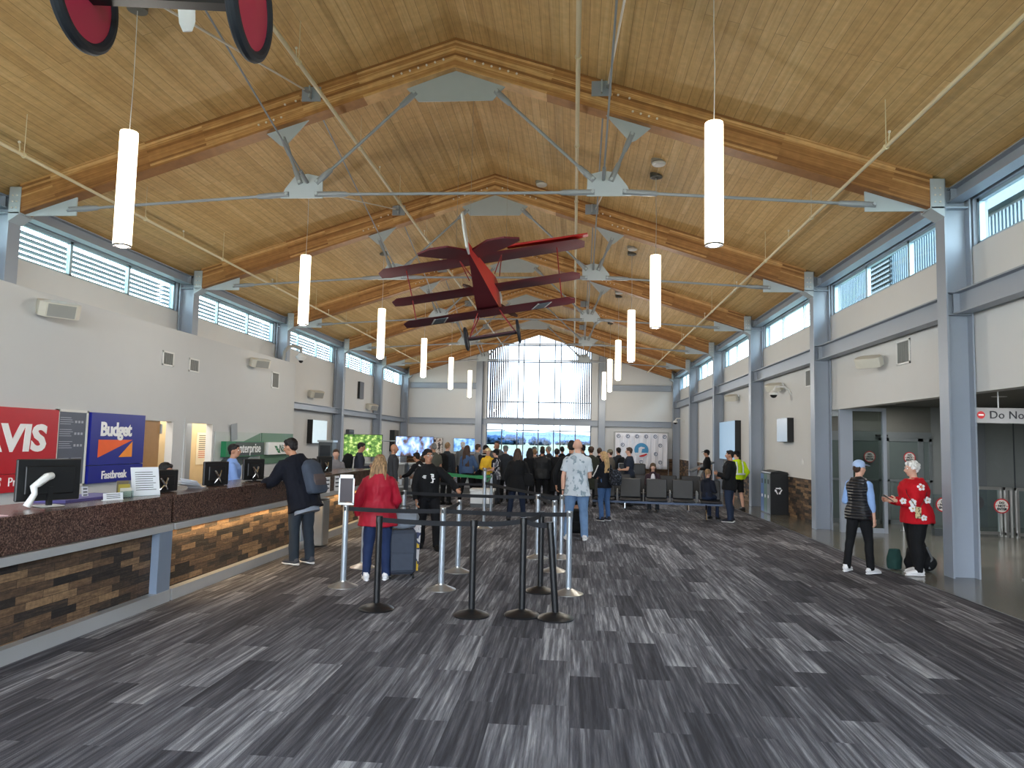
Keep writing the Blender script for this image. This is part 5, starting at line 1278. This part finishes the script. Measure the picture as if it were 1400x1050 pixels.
GREYC = C('grey_cloth', (96, 98, 100)); WSH = mat('white_sneaker', (222, 222, 224), .6); REDJ = C('red_rain_jacket', (150, 16, 40), .1, rough=.55); OLIVE = C('dark_olive_coat', (44, 46, 38)); SKYB = C('light_blue_shirt', (128, 158, 214), .08)
# --- the man leaning on the counter
NEARV = .0105
p = person('man in a navy jacket leaning on the rental counter with one sneaker heel raised', -3.74, 9.9, 62, 1.78, NAVY, C('slate_trousers', (40, 48, 58)), 'short', 'black', 'm', arms=(REACH, ((.1, -.25, -1), (-.3, -.45, -.8))), lean=(20, -3), hem=-.2, bulk=.06, feet=((-.12, .02, 5), (.1, -.05, -5)), shoes=C('grey_canvas_shoe', (70, 72, 78)), sole=WSH, vox=NEARV, near=True, look=(14, -6), bd=1.1)
B().tube([p['T'](0, -.0, -.25), p['T'](0, 0, -.18)], [(.2, .155), (.2, .15)], C('pale_grey_shirt', (140, 148, 162)), 20, side=(1, 0, 0)).build('shirt_hem', p['t'])
backpack(p, C('grey_blue_backpack_fabric', (62, 70, 84)), 'grey-blue backpack on the back of the man leaning on the counter', .35, .48, .17, (.05, -.06), tint=C('backpack_brown_trim', (84, 74, 74)), rz=8)
# --- woman in red
p = person('woman with long fair hair in a red jacket and blue jeans, seen from behind', -2.42, 9.0, 12, 1.55, REDJ, C('deep_blue_jeans', (30, 44, 78), .2), 'long', 'dblonde', 'l', arms=(((.42, .1, -1), (-.05, .25, -1)), ((.3, .2, -1), (-.3, .6, -.7))), lean=(2, 0), bd=1.2, fem=True, hem=-.17, bulk=.045, shoes=WSH, sole=WSH, vox=NEARV, look=(-8, -4), feet=((-.12, 0, 10), (.12, .03, -10)))
def suitcase(label, x, y, rz, m, w=.4, d=.24, h=.58, handle=True):
    t = thing('suitcase', label, 'suitcase', (x, y, 0), R_(rz))
    B().box(-w/2, w/2, -d/2, d/2, .05, h, m, ch=.04).build('case_shell', t, bevel=.01)
    B().box(-w*.4, w*.4, -d/2-.03, -d/2, .1, h*.55, m, ch=.015).build('front_pocket', t)
    for a in (-1, 1):
        for c in (-1, 1): b = B(); b.tube([(a*w*.4-.012, c*d*.38, .03), (a*w*.4+.012, c*d*.38, .03)], .03, BLACK, 12); b.build('wheel', t)
    if handle: B().tube([(-.09, d*.3, h), (-.09, d*.3, h+.22), (-.08, d*.3, h+.24), (.08, d*.3, h+.24), (.09, d*.3, h+.22), (.09, d*.3, h)], .009, ALU, 8).build('handle', t)
    return t
suitcase('dark slate upright suitcase beside the woman in the red jacket', -2.16, 9.22, 20, C('slate_luggage', (62, 68, 80)), .36, .26, .6, False)
t = thing('travel_bag', 'grey duffel bag resting on top of the dark slate suitcase', 'bag', (-2.14, 9.2, .6), R_(20))
b = B().tube([(-.18, 0, .11), (-.15, 0, .12), (0, 0, .13), (.15, 0, .12), (.18, 0, .11)], [(.05, .05), (.11, .1), (.125, .12), (.11, .1), (.05, .05)], C('pale_grey_bag_fabric', (128, 136, 148)), 16); remesh(b, 'bag_body', .012, t, MATS['pale_grey_bag_fabric'], fold=.01)
B().tube([(-.08, -.06, .2), (-.06, -.03, .3), (.06, -.03, .3), (.08, -.06, .2)], .01, BLACK, 6).build('handle', t)
t = thing('shopping_bag', 'orange and white printed bag behind the woman in the red jacket', 'bag', (-2.22, 9.75, 0), R_(15))
B().prism([(-.16, .0), (.16, .0), (.19, .62), (-.19, .62)], 'y', -.07, .07, emis_pat('printed_bag', [(.38, (226, 226, 232)), (.48, (60, 70, 110)), (.56, (238, 200, 60)), (.66, (230, 110, 50))], 7, interp='CONSTANT', st=0)).build('bag_body', t)
B().tube([(-.08, -.0, .62), (-.06, 0, .78), (.06, 0, .78), (.08, 0, .62)], .006, WHITEP, 6).build('handle', t)
# --- boy in black walking
p = person('young man in a black printed sweatshirt and glasses walking toward the camera', -2.3, 11.62, 196, 1.60, BLK, C('black_track_trousers', (20, 21, 26)), 'curly', 'black', 'm', arms=(((.75, .3, -.8), (.35, .6, -.45)), ((.2, .0, -1), (-.05, .45, -.9))), lean=(1, 3), feet=((-.13, .16, 8), (.1, -.14, -4)), shoes=BLK, vox=.0095, near=True, look=(18, 2), bulk=.03)
glasses(p, STAIN)
b = B(); T = p['T']; 
for (a, c, w_, h_) in [(-.05, .39, .03, .008), (-.07, .36, .012, .03), (-.045, .35, .01, .035), (-.07, .31, .03, .01), (-.06, .27, .012, .03), (-.04, .25, .02, .008), (.08, .37, .03, .008), (.09, .35, .035, .008), (.08, .33, .025, .007)]: b.ball(T(a, .15, c), (w_, .012, h_), SWHT, 10)
b.build('shirt_print', p['t'])
t = B().box(-.04, .04, -.03, .03, -.003, .003, PAPER).build('ticket'); t.matrix_world = p['t'].matrix_basis @ Matrix.Translation(p['wr'][0]+p['fd'][0]*.15) @ Matrix.Rotation(R_(40), 4, 'X'); tag(t, 'white paper ticket held by the young man in black', 'ticket')
# --- black-coat woman
p = person('woman with long brown hair in a black coat in the middle of the hall', -1.22, 16.04, 3, 1.60, BLK, C('navy_skinny_jeans', (26, 36, 56)), 'long', 'brown', 'l', arms=(((.3, .05, -1), (-.1, .3, -1)), ((.3, .1, -1), (-.4, .8, -.3))), fem=True, bd=1.15, hem=-.2, bulk=.04, feet=((-.17, 0, 8), (.15, .0, -8)))
t = thing('shoulder_bag', 'black shoulder bag on the right hip of the woman in the black coat', 'bag', (-.97, 15.98, .0)); b = B().tube([(0, 0, .78), (0, 0, .9), (-.0, 0, 1.06)], [(.1, .05), (.14, .07), (.09, .05)], BLK, 14); remesh(b, 'bag_body', .015, t, BLK, fold=.008); B().tube([(0, -.03, 1.05), (-.04, -.05, 1.2), (-.09, -.02, 1.33)], .012, BLK, 6).build('strap', t)
# --- bald man
PALE = pattern_mat('pale_palm_print_cloth', [(0, (196, 202, 208)), (.55, (186, 194, 202)), (.585, (112, 130, 142)), (.64, (150, 162, 170))], 7, 'noise', interp='LINEAR', stretch=(1.3, 1.3, .9), detail=5)
p = person('bald man in a pale palm-print short-sleeved shirt and light blue jeans, seen from behind', .08, 13.35, 2, 1.83, PALE, LJEAN, 'bald', 'grey', 'l', arms=(((.2, .0, -1), (.02, .12, -1)), ((.14, .1, -1), (-.5, .8, .0))), lean=(0, 0), bd=1.12, hem=-.16, bulk=.03, sleeve=.4, shoes=WSH, sole=WSH, vox=NEARV, feet=((-.17, .02, 8), (.15, 0, -6)), collar=True)
phone_in(p, 1); bpy.data.objects['phone'].name = 'mobile_phone'; tag(bpy.data.objects['mobile_phone'], 'phone in the right hand of the bald man in the pale shirt', 'phone')
B().tube([p['wr'][0]-p['fd'][0]*.015, p['wr'][0]+p['fd'][0]*.005], .034, BLACK, 12).build('wristwatch', p['t'])
p = person('man in black with shorts standing just in front of the bald man, mostly hidden', -.03, 14.5, 5, 1.8, BLK, BLK, 'short', 'black', 'm', arms=(((.5, -.1, -1), (-.1, .2, -1)), DOWN), shorts=True, bd=1.1)
suitcase('small black cabin bag on the floor behind the bald man', .13, 13.95, 0, BLK, .34, .22, .5, False)
# --- blonde woman
p = person('blonde woman in a black cardigan with a white sleeve stripe and blue jeans', .72, 16.74, 38, 1.57, C('black_cardigan', (20, 23, 32)), JEAN, 'long', 'blonde', 'l', arms=(((.25, .35, -1), (-.3, .8, .15)), ((.2, .1, -1), (-.45, .9, -.1))), fem=True, bd=1.05, hem=-.1, bulk=.025, look=(20, -8), shoes=C('dark_sneaker', (46, 48, 56)), sole=WSH)
b = B().tube([p['sh'][0]+Vector((-.07, -.03, .02)), (p['sh'][0]+p['el'][0])/2+Vector((-.065, -.02, 0)), p['el'][0]+Vector((-.055, -.0, 0)), p['wr'][0]+Vector((-.035, 0, 0))], [.013]*4, WHITEP, 8); b.build('sleeve_stripe', p['t'])
backpack(p, pattern_mat('black_speckled_bag', [(.45, (20, 22, 28)), (.62, (60, 64, 76)), (.7, (120, 124, 132))], 26, 'noise', interp='LINEAR'), 'round black patterned backpack hanging off the blonde woman', .32, .34, .16, (.16, -.08))
# --- man in navy tee
p = person('stocky man in a dark navy T-shirt standing in left profile before the banner', 1.58, 20.7, 75, 1.66, C('dark_navy_tee', (34, 40, 54)), CHAR, 'short', 'brown', 'l', arms=(HOLD, ((.15, -.1, -1), (-.1, .45, -1))), bd=1.2, sleeve=.4, lean=(0, 0), vox=.016)
V = .017
def crowd(label, x, y, f, H, top, bot, hair, hc, skin='l', **k):
    k.setdefault('vox', V); return person(label, x, y, f, H, top, bot, hair, hc, skin, **k)
crowd('curly-haired woman in a long dark olive coat to the right of the bald man', .5, 20.3, 15, 1.66, OLIVE, BLK, 'curly', 'brown', fem=True, hem=-.42, bulk=.04, arms=(PHONE, DOWN))
p = crowd('man in a black cap half hidden behind the curly-haired woman', .3, 21.6, 40, 1.7, BLK, BLK, 'short', 'black', 'm', arms=(PHONE, PHONE)); cap(p, BLK)
crowd('person in a black jacket directly right of the curly-haired woman', .78, 21.9, -20, 1.62, BLK, CHAR, 'short', 'brown')
p = crowd('person in a khaki cap and brown jacket near the man in the navy T-shirt', 1.1, 21.5, 60, 1.58, C('brown_jacket', (86, 78, 70)), BLK, 'short', 'brown', arms=(HOLD, HOLD)); cap(p, C('khaki_cap', (110, 104, 88)), 0)
p = crowd('person with a black backpack behind the person in the khaki cap', 1.42, 22.9, 25, 1.64, CHAR, BLK, 'short', 'black'); backpack(p, BLK, 'black backpack on the person behind the khaki cap wearer', .3, .44, .16)
p = crowd('person in a grey knit cap and dark coat left of the central long-haired woman', -1.95, 21.0, 10, 1.63, CHAR, BLK, 'short', 'grey', hem=-.25, bulk=.04); cap(p, GREYC, 0, name='knit_cap')
crowd('dark-haired person just right behind the central woman in the black coat', -1.22, 20.6, -15, 1.58, BLK, BLK, 'bob', 'black', fem=True)
p = crowd('person with a grey cap, white shirt and dark vest, right of the central woman', -1.22, 23.2, 30, 1.6, None, BLK, 'short', 'grey', vest=BLK, sleevem=C('white_shirt_cloth', (206, 208, 212))); cap(p, GREYC, 0)
crowd('man with grey-brown hair in the crowd behind the white-shirted person', -1.12, 21.4, 0, 1.55, C('tan_sweater', (120, 110, 98)), BLK, 'crop', 'dblonde')
crowd('broad person in a black puffer jacket in the centre right of the crowd', -.86, 20.5, 5, 1.59, C('black_puffer', (24, 25, 28), rough=.5), BLK, 'short', 'black', 'm', bulk=.06, bd=1.15, arms=(PHONE, PHONE), hem=-.14)
crowd('person in black standing beyond the black puffer jacket on its left', -1.0, 23.8, 0, 1.62, BLK, CHAR, 'short', 'brown', arms=(HOLD, HOLD))
crowd('grey-haired man glancing left, right of the black puffer jacket', -.74, 22.6, 60, 1.64, CHAR, BLK, 'crop', 'grey', 'm', arms=(PHONE, DOWN))
crowd('person in a long black coat reaching the knees, left of the bald man', -.46, 20.6, -5, 1.58, BLK, BLK, 'short', 'black', 'm', hem=-.5, bulk=.045, bd=1.1, collar=True)
crowd('dark-haired person seen between the long black coat and the bald man', -.36, 24.2, 0, 1.62, BLK, DJEAN, 'short', 'black')
# --- left group
crowd('woman with very long dark hair in a denim jacket and black trousers', -2.93, 20.2, -8, 1.62, C('denim_jacket', (66, 88, 122), .2), BLK, 'verylong', 'brown', fem=True, arms=(DOWN, ((.35, .3, -1), (-.3, .7, -.6))), bulk=.03, feet=((-.2, -.05, 8), (.17, .05, -8)), lean=(2, -3))
p = crowd('tall person in a pale head covering behind the woman in denim', -3.72, 24.4, 15, 1.7, GREYC, BLK, 'short', 'white', 'm'); cap(p, C('pale_head_scarf', (206, 198, 190)), 0, name='head_scarf')
crowd('man in a grey vest over a light top facing right, beside the woman in denim', -2.78, 21.0, -50, 1.66, None, BLK, 'short', 'brown', vest=C('mid_grey_vest', (116, 118, 122)), sleevem=C('dark_sleeves', (36, 38, 44)), arms=(HOLD, HOLD))
p = crowd('person in a striped black top looking down behind the yellow shirt', -2.7, 22.1, -60, 1.62, pattern_mat('black_white_stripe', [(0, (24, 24, 28)), (.85, (200, 200, 204))], 3.2, 'wave'), BLK, 'short', 'black', 'm', look=(0, -25)); cap(p, BLK)
p = crowd('person in a bright yellow printed shirt and pale hat in the left group', -2.42, 20.7, 175, 1.55, pattern_mat('yellow_print_cloth', [(.3, (236, 196, 60)), (.6, (226, 178, 50)), (.66, (170, 80, 40)), (.72, (240, 220, 120))], 6, 'noise', interp='LINEAR'), GREYC, 'short', 'blonde', fem=True, arms=(HOLD, HOLD)); cap(p, C('pale_straw_hat', (214, 200, 160)), 0, name='hat', brim=1)
p = crowd('person in a black cap and black-and-white patterned shirt in left profile', -2.12, 20.2, 70, 1.52, pattern_mat('black_white_camo', [(.45, (28, 30, 38)), (.5, (190, 192, 200)), (.56, (90, 92, 104))], 7, 'noise'), CHAR, 'short', 'black', 'l', arms=(HOLD, DOWN), sleeve=.4, hem=-.14); cap(p, BLK)
crowd('tall dark-haired youth in a grey hoodie facing the camera before the end window', -2.45, 23.4, 170, 1.76, GREYC, BLK, 'short', 'black', 'm', hood=True)
crowd('person in black seen between the yellow shirt and the patterned shirt', -2.55, 24.5, 90, 1.68, BLK, BLK, 'short', 'brown')
# --- counter customers
p = crowd('bald man in a charcoal sweater facing right by the check-in screens', -4.12, 16.4, -60, 1.64, C('charcoal_sweater', (58, 60, 64)), C('dark_grey_slacks', (44, 46, 52)), 'bald', 'grey', 'm', bd=1.08, look=(-15, 0), arms=(DOWN, DOWN), hem=-.14)
p = crowd('dark-haired man with a large black backpack facing right near the foliage screen', -5.0, 16.6, -65, 1.66, C('dark_blue_grey_shirt', (46, 50, 62)), BLK, 'short', 'black', 'm', arms=(DOWN, PHONE), look=(-5, -8), lean=(6, 0)); backpack(p, BLK, 'large black backpack worn by the man near the foliage screen', .34, .5, .24)
p = crowd('person in a black top with white print bending left at the desks', -3.42, 16.6, 60, 1.5, pattern_mat('black_white_print', [(.6, (20, 20, 24)), (.63, (210, 210, 214))], 5, 'noise'), BLK, 'short', 'black', 'm', lean=(24, 0), arms=(REACH, REACH))
crowd('balding man in an olive grey shirt with raised arm beyond the walking young man', -3.55, 18.4, 40, 1.68, C('olive_grey_shirt', (84, 84, 76)), BLK, 'crop', 'grey', 'm', arms=(((.3, .9, -.1), (-.2, .9, .4)), DOWN), sleeve=.4, bd=1.1)
p = crowd('man with a dark backpack beside the balding man in olive grey', -3.42, 19.6, -20, 1.7, CHAR, BLK, 'crop', 'dblonde', 'l', bd=1.05); backpack(p, BLK, 'dark blue-black backpack on the man beside the balding man', .32, .48, .2)
p = crowd('woman with tied hair and a flower necklace behind the farther counter', -5.15, 15.5, 195, 1.5, C('grey_floral_blouse', (120, 118, 122), .3), BLK, 'bun', 'brown', fem=True, arms=(HOLD, HOLD))
crowd('small dark-haired boy with a lanyard facing the camera behind the farther counter', -5.1, 14.6, 200, 1.3, C('white_tee', (200, 204, 214)), BLK, 'short', 'black', arms=(HOLD, HOLD), near=True)
crowd('short dark-haired clerk in a white top with her back turned, behind the farther counter', -5.4, 14.8, -30, 1.3, C('white_blouse', (210, 212, 216)), BLK, 'bun', 'black', 'm', fem=True)
# clerks
p = person('dark-haired seated clerk half hidden by the small monitor', -5.62, 9.6, -75, 1.62, C('dark_clerk_blouse', (40, 36, 40)), BLK, 'bob', 'black', 'm', sit=.5, arms=(LAP, LAP), fem=True, vox=.013, near=True, look=(-5, -10))
office_chair('black office chair carrying the seated dark-haired clerk', -5.62, 9.6, -75)
p = person('dark-haired clerk in a light blue shirt standing behind the counter in right profile', -5.42, 11.2, -70, 1.62, SKYB, BLK, 'short', 'black', 'm', arms=(HOLD, ((.2, .3, -1), (-.2, .9, -.1))), near=True, look=(-14, 4), vox=.012, bd=1.05)
# --- right side
def seated(label, x, y, f, H, top, bot, hair, hc, **k): return person(label, x, y, f, H, top, bot, hair, hc, sit=k.pop('sit', .46), arms=(LAP, LAP), vox=k.pop('vox', .015), **k)
p = seated('seated person in a brown hat and dark cardigan behind the front row of seats', 2.12, 19.62, 176, 1.5, C('dark_plum_cardigan', (52, 36, 44)), CHAR, 'bob', 'brown', fem=True, near=True); cap(p, C('brown_felt_hat', (92, 74, 56)), 0, name='hat', brim=0)
B().ball(p['T'](0, .1, .33), (.07, .06, .16), C('white_scarf', (206, 206, 214)), 12).build('scarf', p['t'])
seated('girl in dark clothes with tied hair perched on the right end of the front bench', 3.18, 17.62, -35, 1.36, C('dark_navy_hoodie', (26, 30, 42)), DJEAN, 'tail', 'dblonde', hood=True, fem=True, sit=.47)
p = person('man with dark hair in a black jacket and jeans in left profile beside the bench', 3.62, 17.3, 70, 1.66, BLK, C('dark_denim', (36, 46, 66)), 'short', 'black', 'm', arms=(PHONE, HOLD), bulk=.04, hem=-.14, shoes=C('black_white_sneaker', (40, 40, 46)), sole=WSH, near=True, look=(10, 0), bd=1.1, vox=.013, lean=(-2, 0))
p = crowd('man in a black cap and black jacket by the slanted information panel', 4.32, 23.9, 70, 1.62, BLK, DJEAN, 'short', 'black', 'm', arms=(HOLD, HOLD)); cap(p, BLK)
HV = C('high_visibility_yellow', (196, 226, 30), .06)
p = person('man in a high-visibility yellow jacket and black shorts walking away by the video wall', 4.5, 20.5, 22, 1.63, HV, BLK, 'short', 'black', 'l', arms=(((.4, .1, -1), (-.3, .6, -.6)), ((.5, -.2, -1), (-.3, .4, -.8))), bulk=.05, shorts=True, feet=((-.1, .12, 5), (.1, -.1, -5)), vox=.014, bd=1.05, look=(25, 0)); cap(p, BLK)
T, s_ = p['T'], p['s']; RT = mat('silver_reflective_tape', (220, 224, 226), .35)
b = B().tube([T(0, .0, .12), T(0, 0, .17)], [(.235, .19), (.237, .192)], RT, 24, side=(1, 0, 0)); b.build('reflective_band', p['t'])
for g in (1, -1): B().tube([T(g*.1, -.165, .17), T(g*.1, -.175, .35), T(g*.1, -.13, .5)], [(.022, .012)]*3, RT, 8, side=(1, 0, 0)).build('reflective_band', p['t'])
# cap woman
PUFF = pattern_mat('black_quilted_nylon', [(0, (10, 11, 13)), (.5, (20, 22, 27)), (1, (30, 32, 39))], 7.5, 'wave', rough=.38, interp='LINEAR', bump=1, spec=.6)
p = person('woman in a pale blue cap and black quilted vest looking toward the woman in red', 4.08, 10.84, -50, 1.59, None, BLK, 'crop', 'brown', 'l', vest=PUFF, sleevem=C('pale_blue_sleeves', (140, 172, 222), .08), sleeve=.6, arms=(HOLD, ((.1, .02, -1), (.04, .2, -1))), hem=-.1, bulk=.04, shoes=WSH, sole=WSH, fem=True, vox=NEARV, near=True, look=(-18, 0), feet=((-.16, -.04, 10), (.15, .05, -14)), bd=1.02)
cap(p, C('pale_blue_cap', (168, 190, 226), .05)); glasses(p, BLACK)
# red sweater woman
p = person('older woman with white hair in a red sweater with white flowers, holding a phone', 4.86, 10.84, 88, 1.60, C('bright_red_sweater', (184, 18, 32), .08), BLK, 'curly', 'white', 'l', arms=(((.1, .35, -1), (-.12, 1, .12)), ((.1, .3, -1), (-.2, 1, .08))), lean=(3, 0), hem=-.12, bulk=.045, bd=1.48, legw=1.5, shoes=WSH, sole=WSH, fem=True, vox=NEARV, near=True, feet=((-.12, .06, 5), (.12, -.03, -5)), look=(0, -3))
FL = C('white_flower_knit', (224, 222, 224), .05); T = p['T']
def flower(c, nrm, r, par):
    nrm = Vector(nrm).normalized(); u = nrm.orthogonal().normalized(); v = nrm.cross(u); b = B(); q = nrm.to_track_quat('Z', 'Y').to_matrix()
    for i in range(5):
        a = i*1.2566; b.ball(Vector(c)+u*math.cos(a)*r+v*math.sin(a)*r, (r*.72, r*.72, .013), FL, 10, rot=q)
    b.ball(c, (r*.4, r*.4, .018), mat('flower_centre', (200, 170, 110), .8), 8, rot=q); b.build('knitted_flower', par)
# left side of the body (local -x) faces the camera
for (yy, zz, r) in ((.13, .12, .032), (-.05, .24, .03), (.02, -.02, .026)):
    flower(T(-.3 if zz > .1 else -.33, yy*1.2, zz), (-1, yy*2.4, 0), r, p['t'])
flower(p['sh'][0]+Vector((-.1, -.0, -.02)), (-1, 0, .3), .032, p['t'])
e_, w_ = p['el'][0], p['wr'][0]
flower(e_.lerp(w_, .2)+Vector((-.075, 0, .01)), (-1, 0, .1), .032, p['t']); flower(e_.lerp(w_, .72)+Vector((-.06, 0, .01)), (-1, 0, .1), .028, p['t'])
t = thing('phone_pouch', 'small patterned phone pouch hanging at the side of the woman in red', 'pouch'); t.matrix_basis = p['t'].matrix_basis.copy()
c = T(-.335, .1, .06); B().box(c.x-.012, c.x+.012, c.y-.04, c.y+.04, c.z-.08, c.z+.08, pattern_mat('pouch_pattern', [(.4, (196, 180, 140)), (.55, (90, 80, 66))], 30, 'noise'), ch=.01).build('pouch_body', t)
B().tube([c+Vector((0, .03, .08)), c+Vector((.06, .12, .25)), T(-.1, .16, .42), T(-.06, .05, .53)], .004, BLACK, 6).tube([c+Vector((0, -.03, .08)), c+Vector((.01, -.1, .2)), T(-.14, -.15, .42)], .004, BLACK, 6).build('cord', t)
phone_in(p, 0); o = bpy.data.objects['phone']; o.name = 'mobile_phone'; tag(o, 'dark phone held out by the woman in the red sweater', 'phone')
t = thing('rucksack', 'black travel rucksack on the floor behind the woman in the red sweater', 'bag', (5.03, 11.2, 0), R_(20))
b = B().tube([(-.02, 0, .02), (-.02, 0, .1), (.02, 0, .28), (.04, 0, .42)], [(.16, .12), (.2, .15), (.17, .14), (.08, .08)], BLK, 18).ball((.1, -.1, .12), (.12, .1, .11), BLK, 12); remesh(b, 'bag_body', .012, t, BLK, fold=.02)
B().tube([(.05, -.16, .05), (.08, -.18, .2), (.05, -.12, .36)], [(.02, .006)]*3, GREYC, 8).build('strap', t)
t = thing('shopping_bag', 'dark green bag on the floor left of the rucksack', 'bag', (4.73, 11.25, 0), R_(10)); b = B().tube([(0, 0, .01), (0, 0, .15), (0, 0, .3)], [(.11, .07), (.12, .08), (.09, .03)], C('dark_green_bag', (30, 58, 54)), 14); remesh(b, 'bag_body', .012, t, MATS['dark_green_bag'], fold=.015)
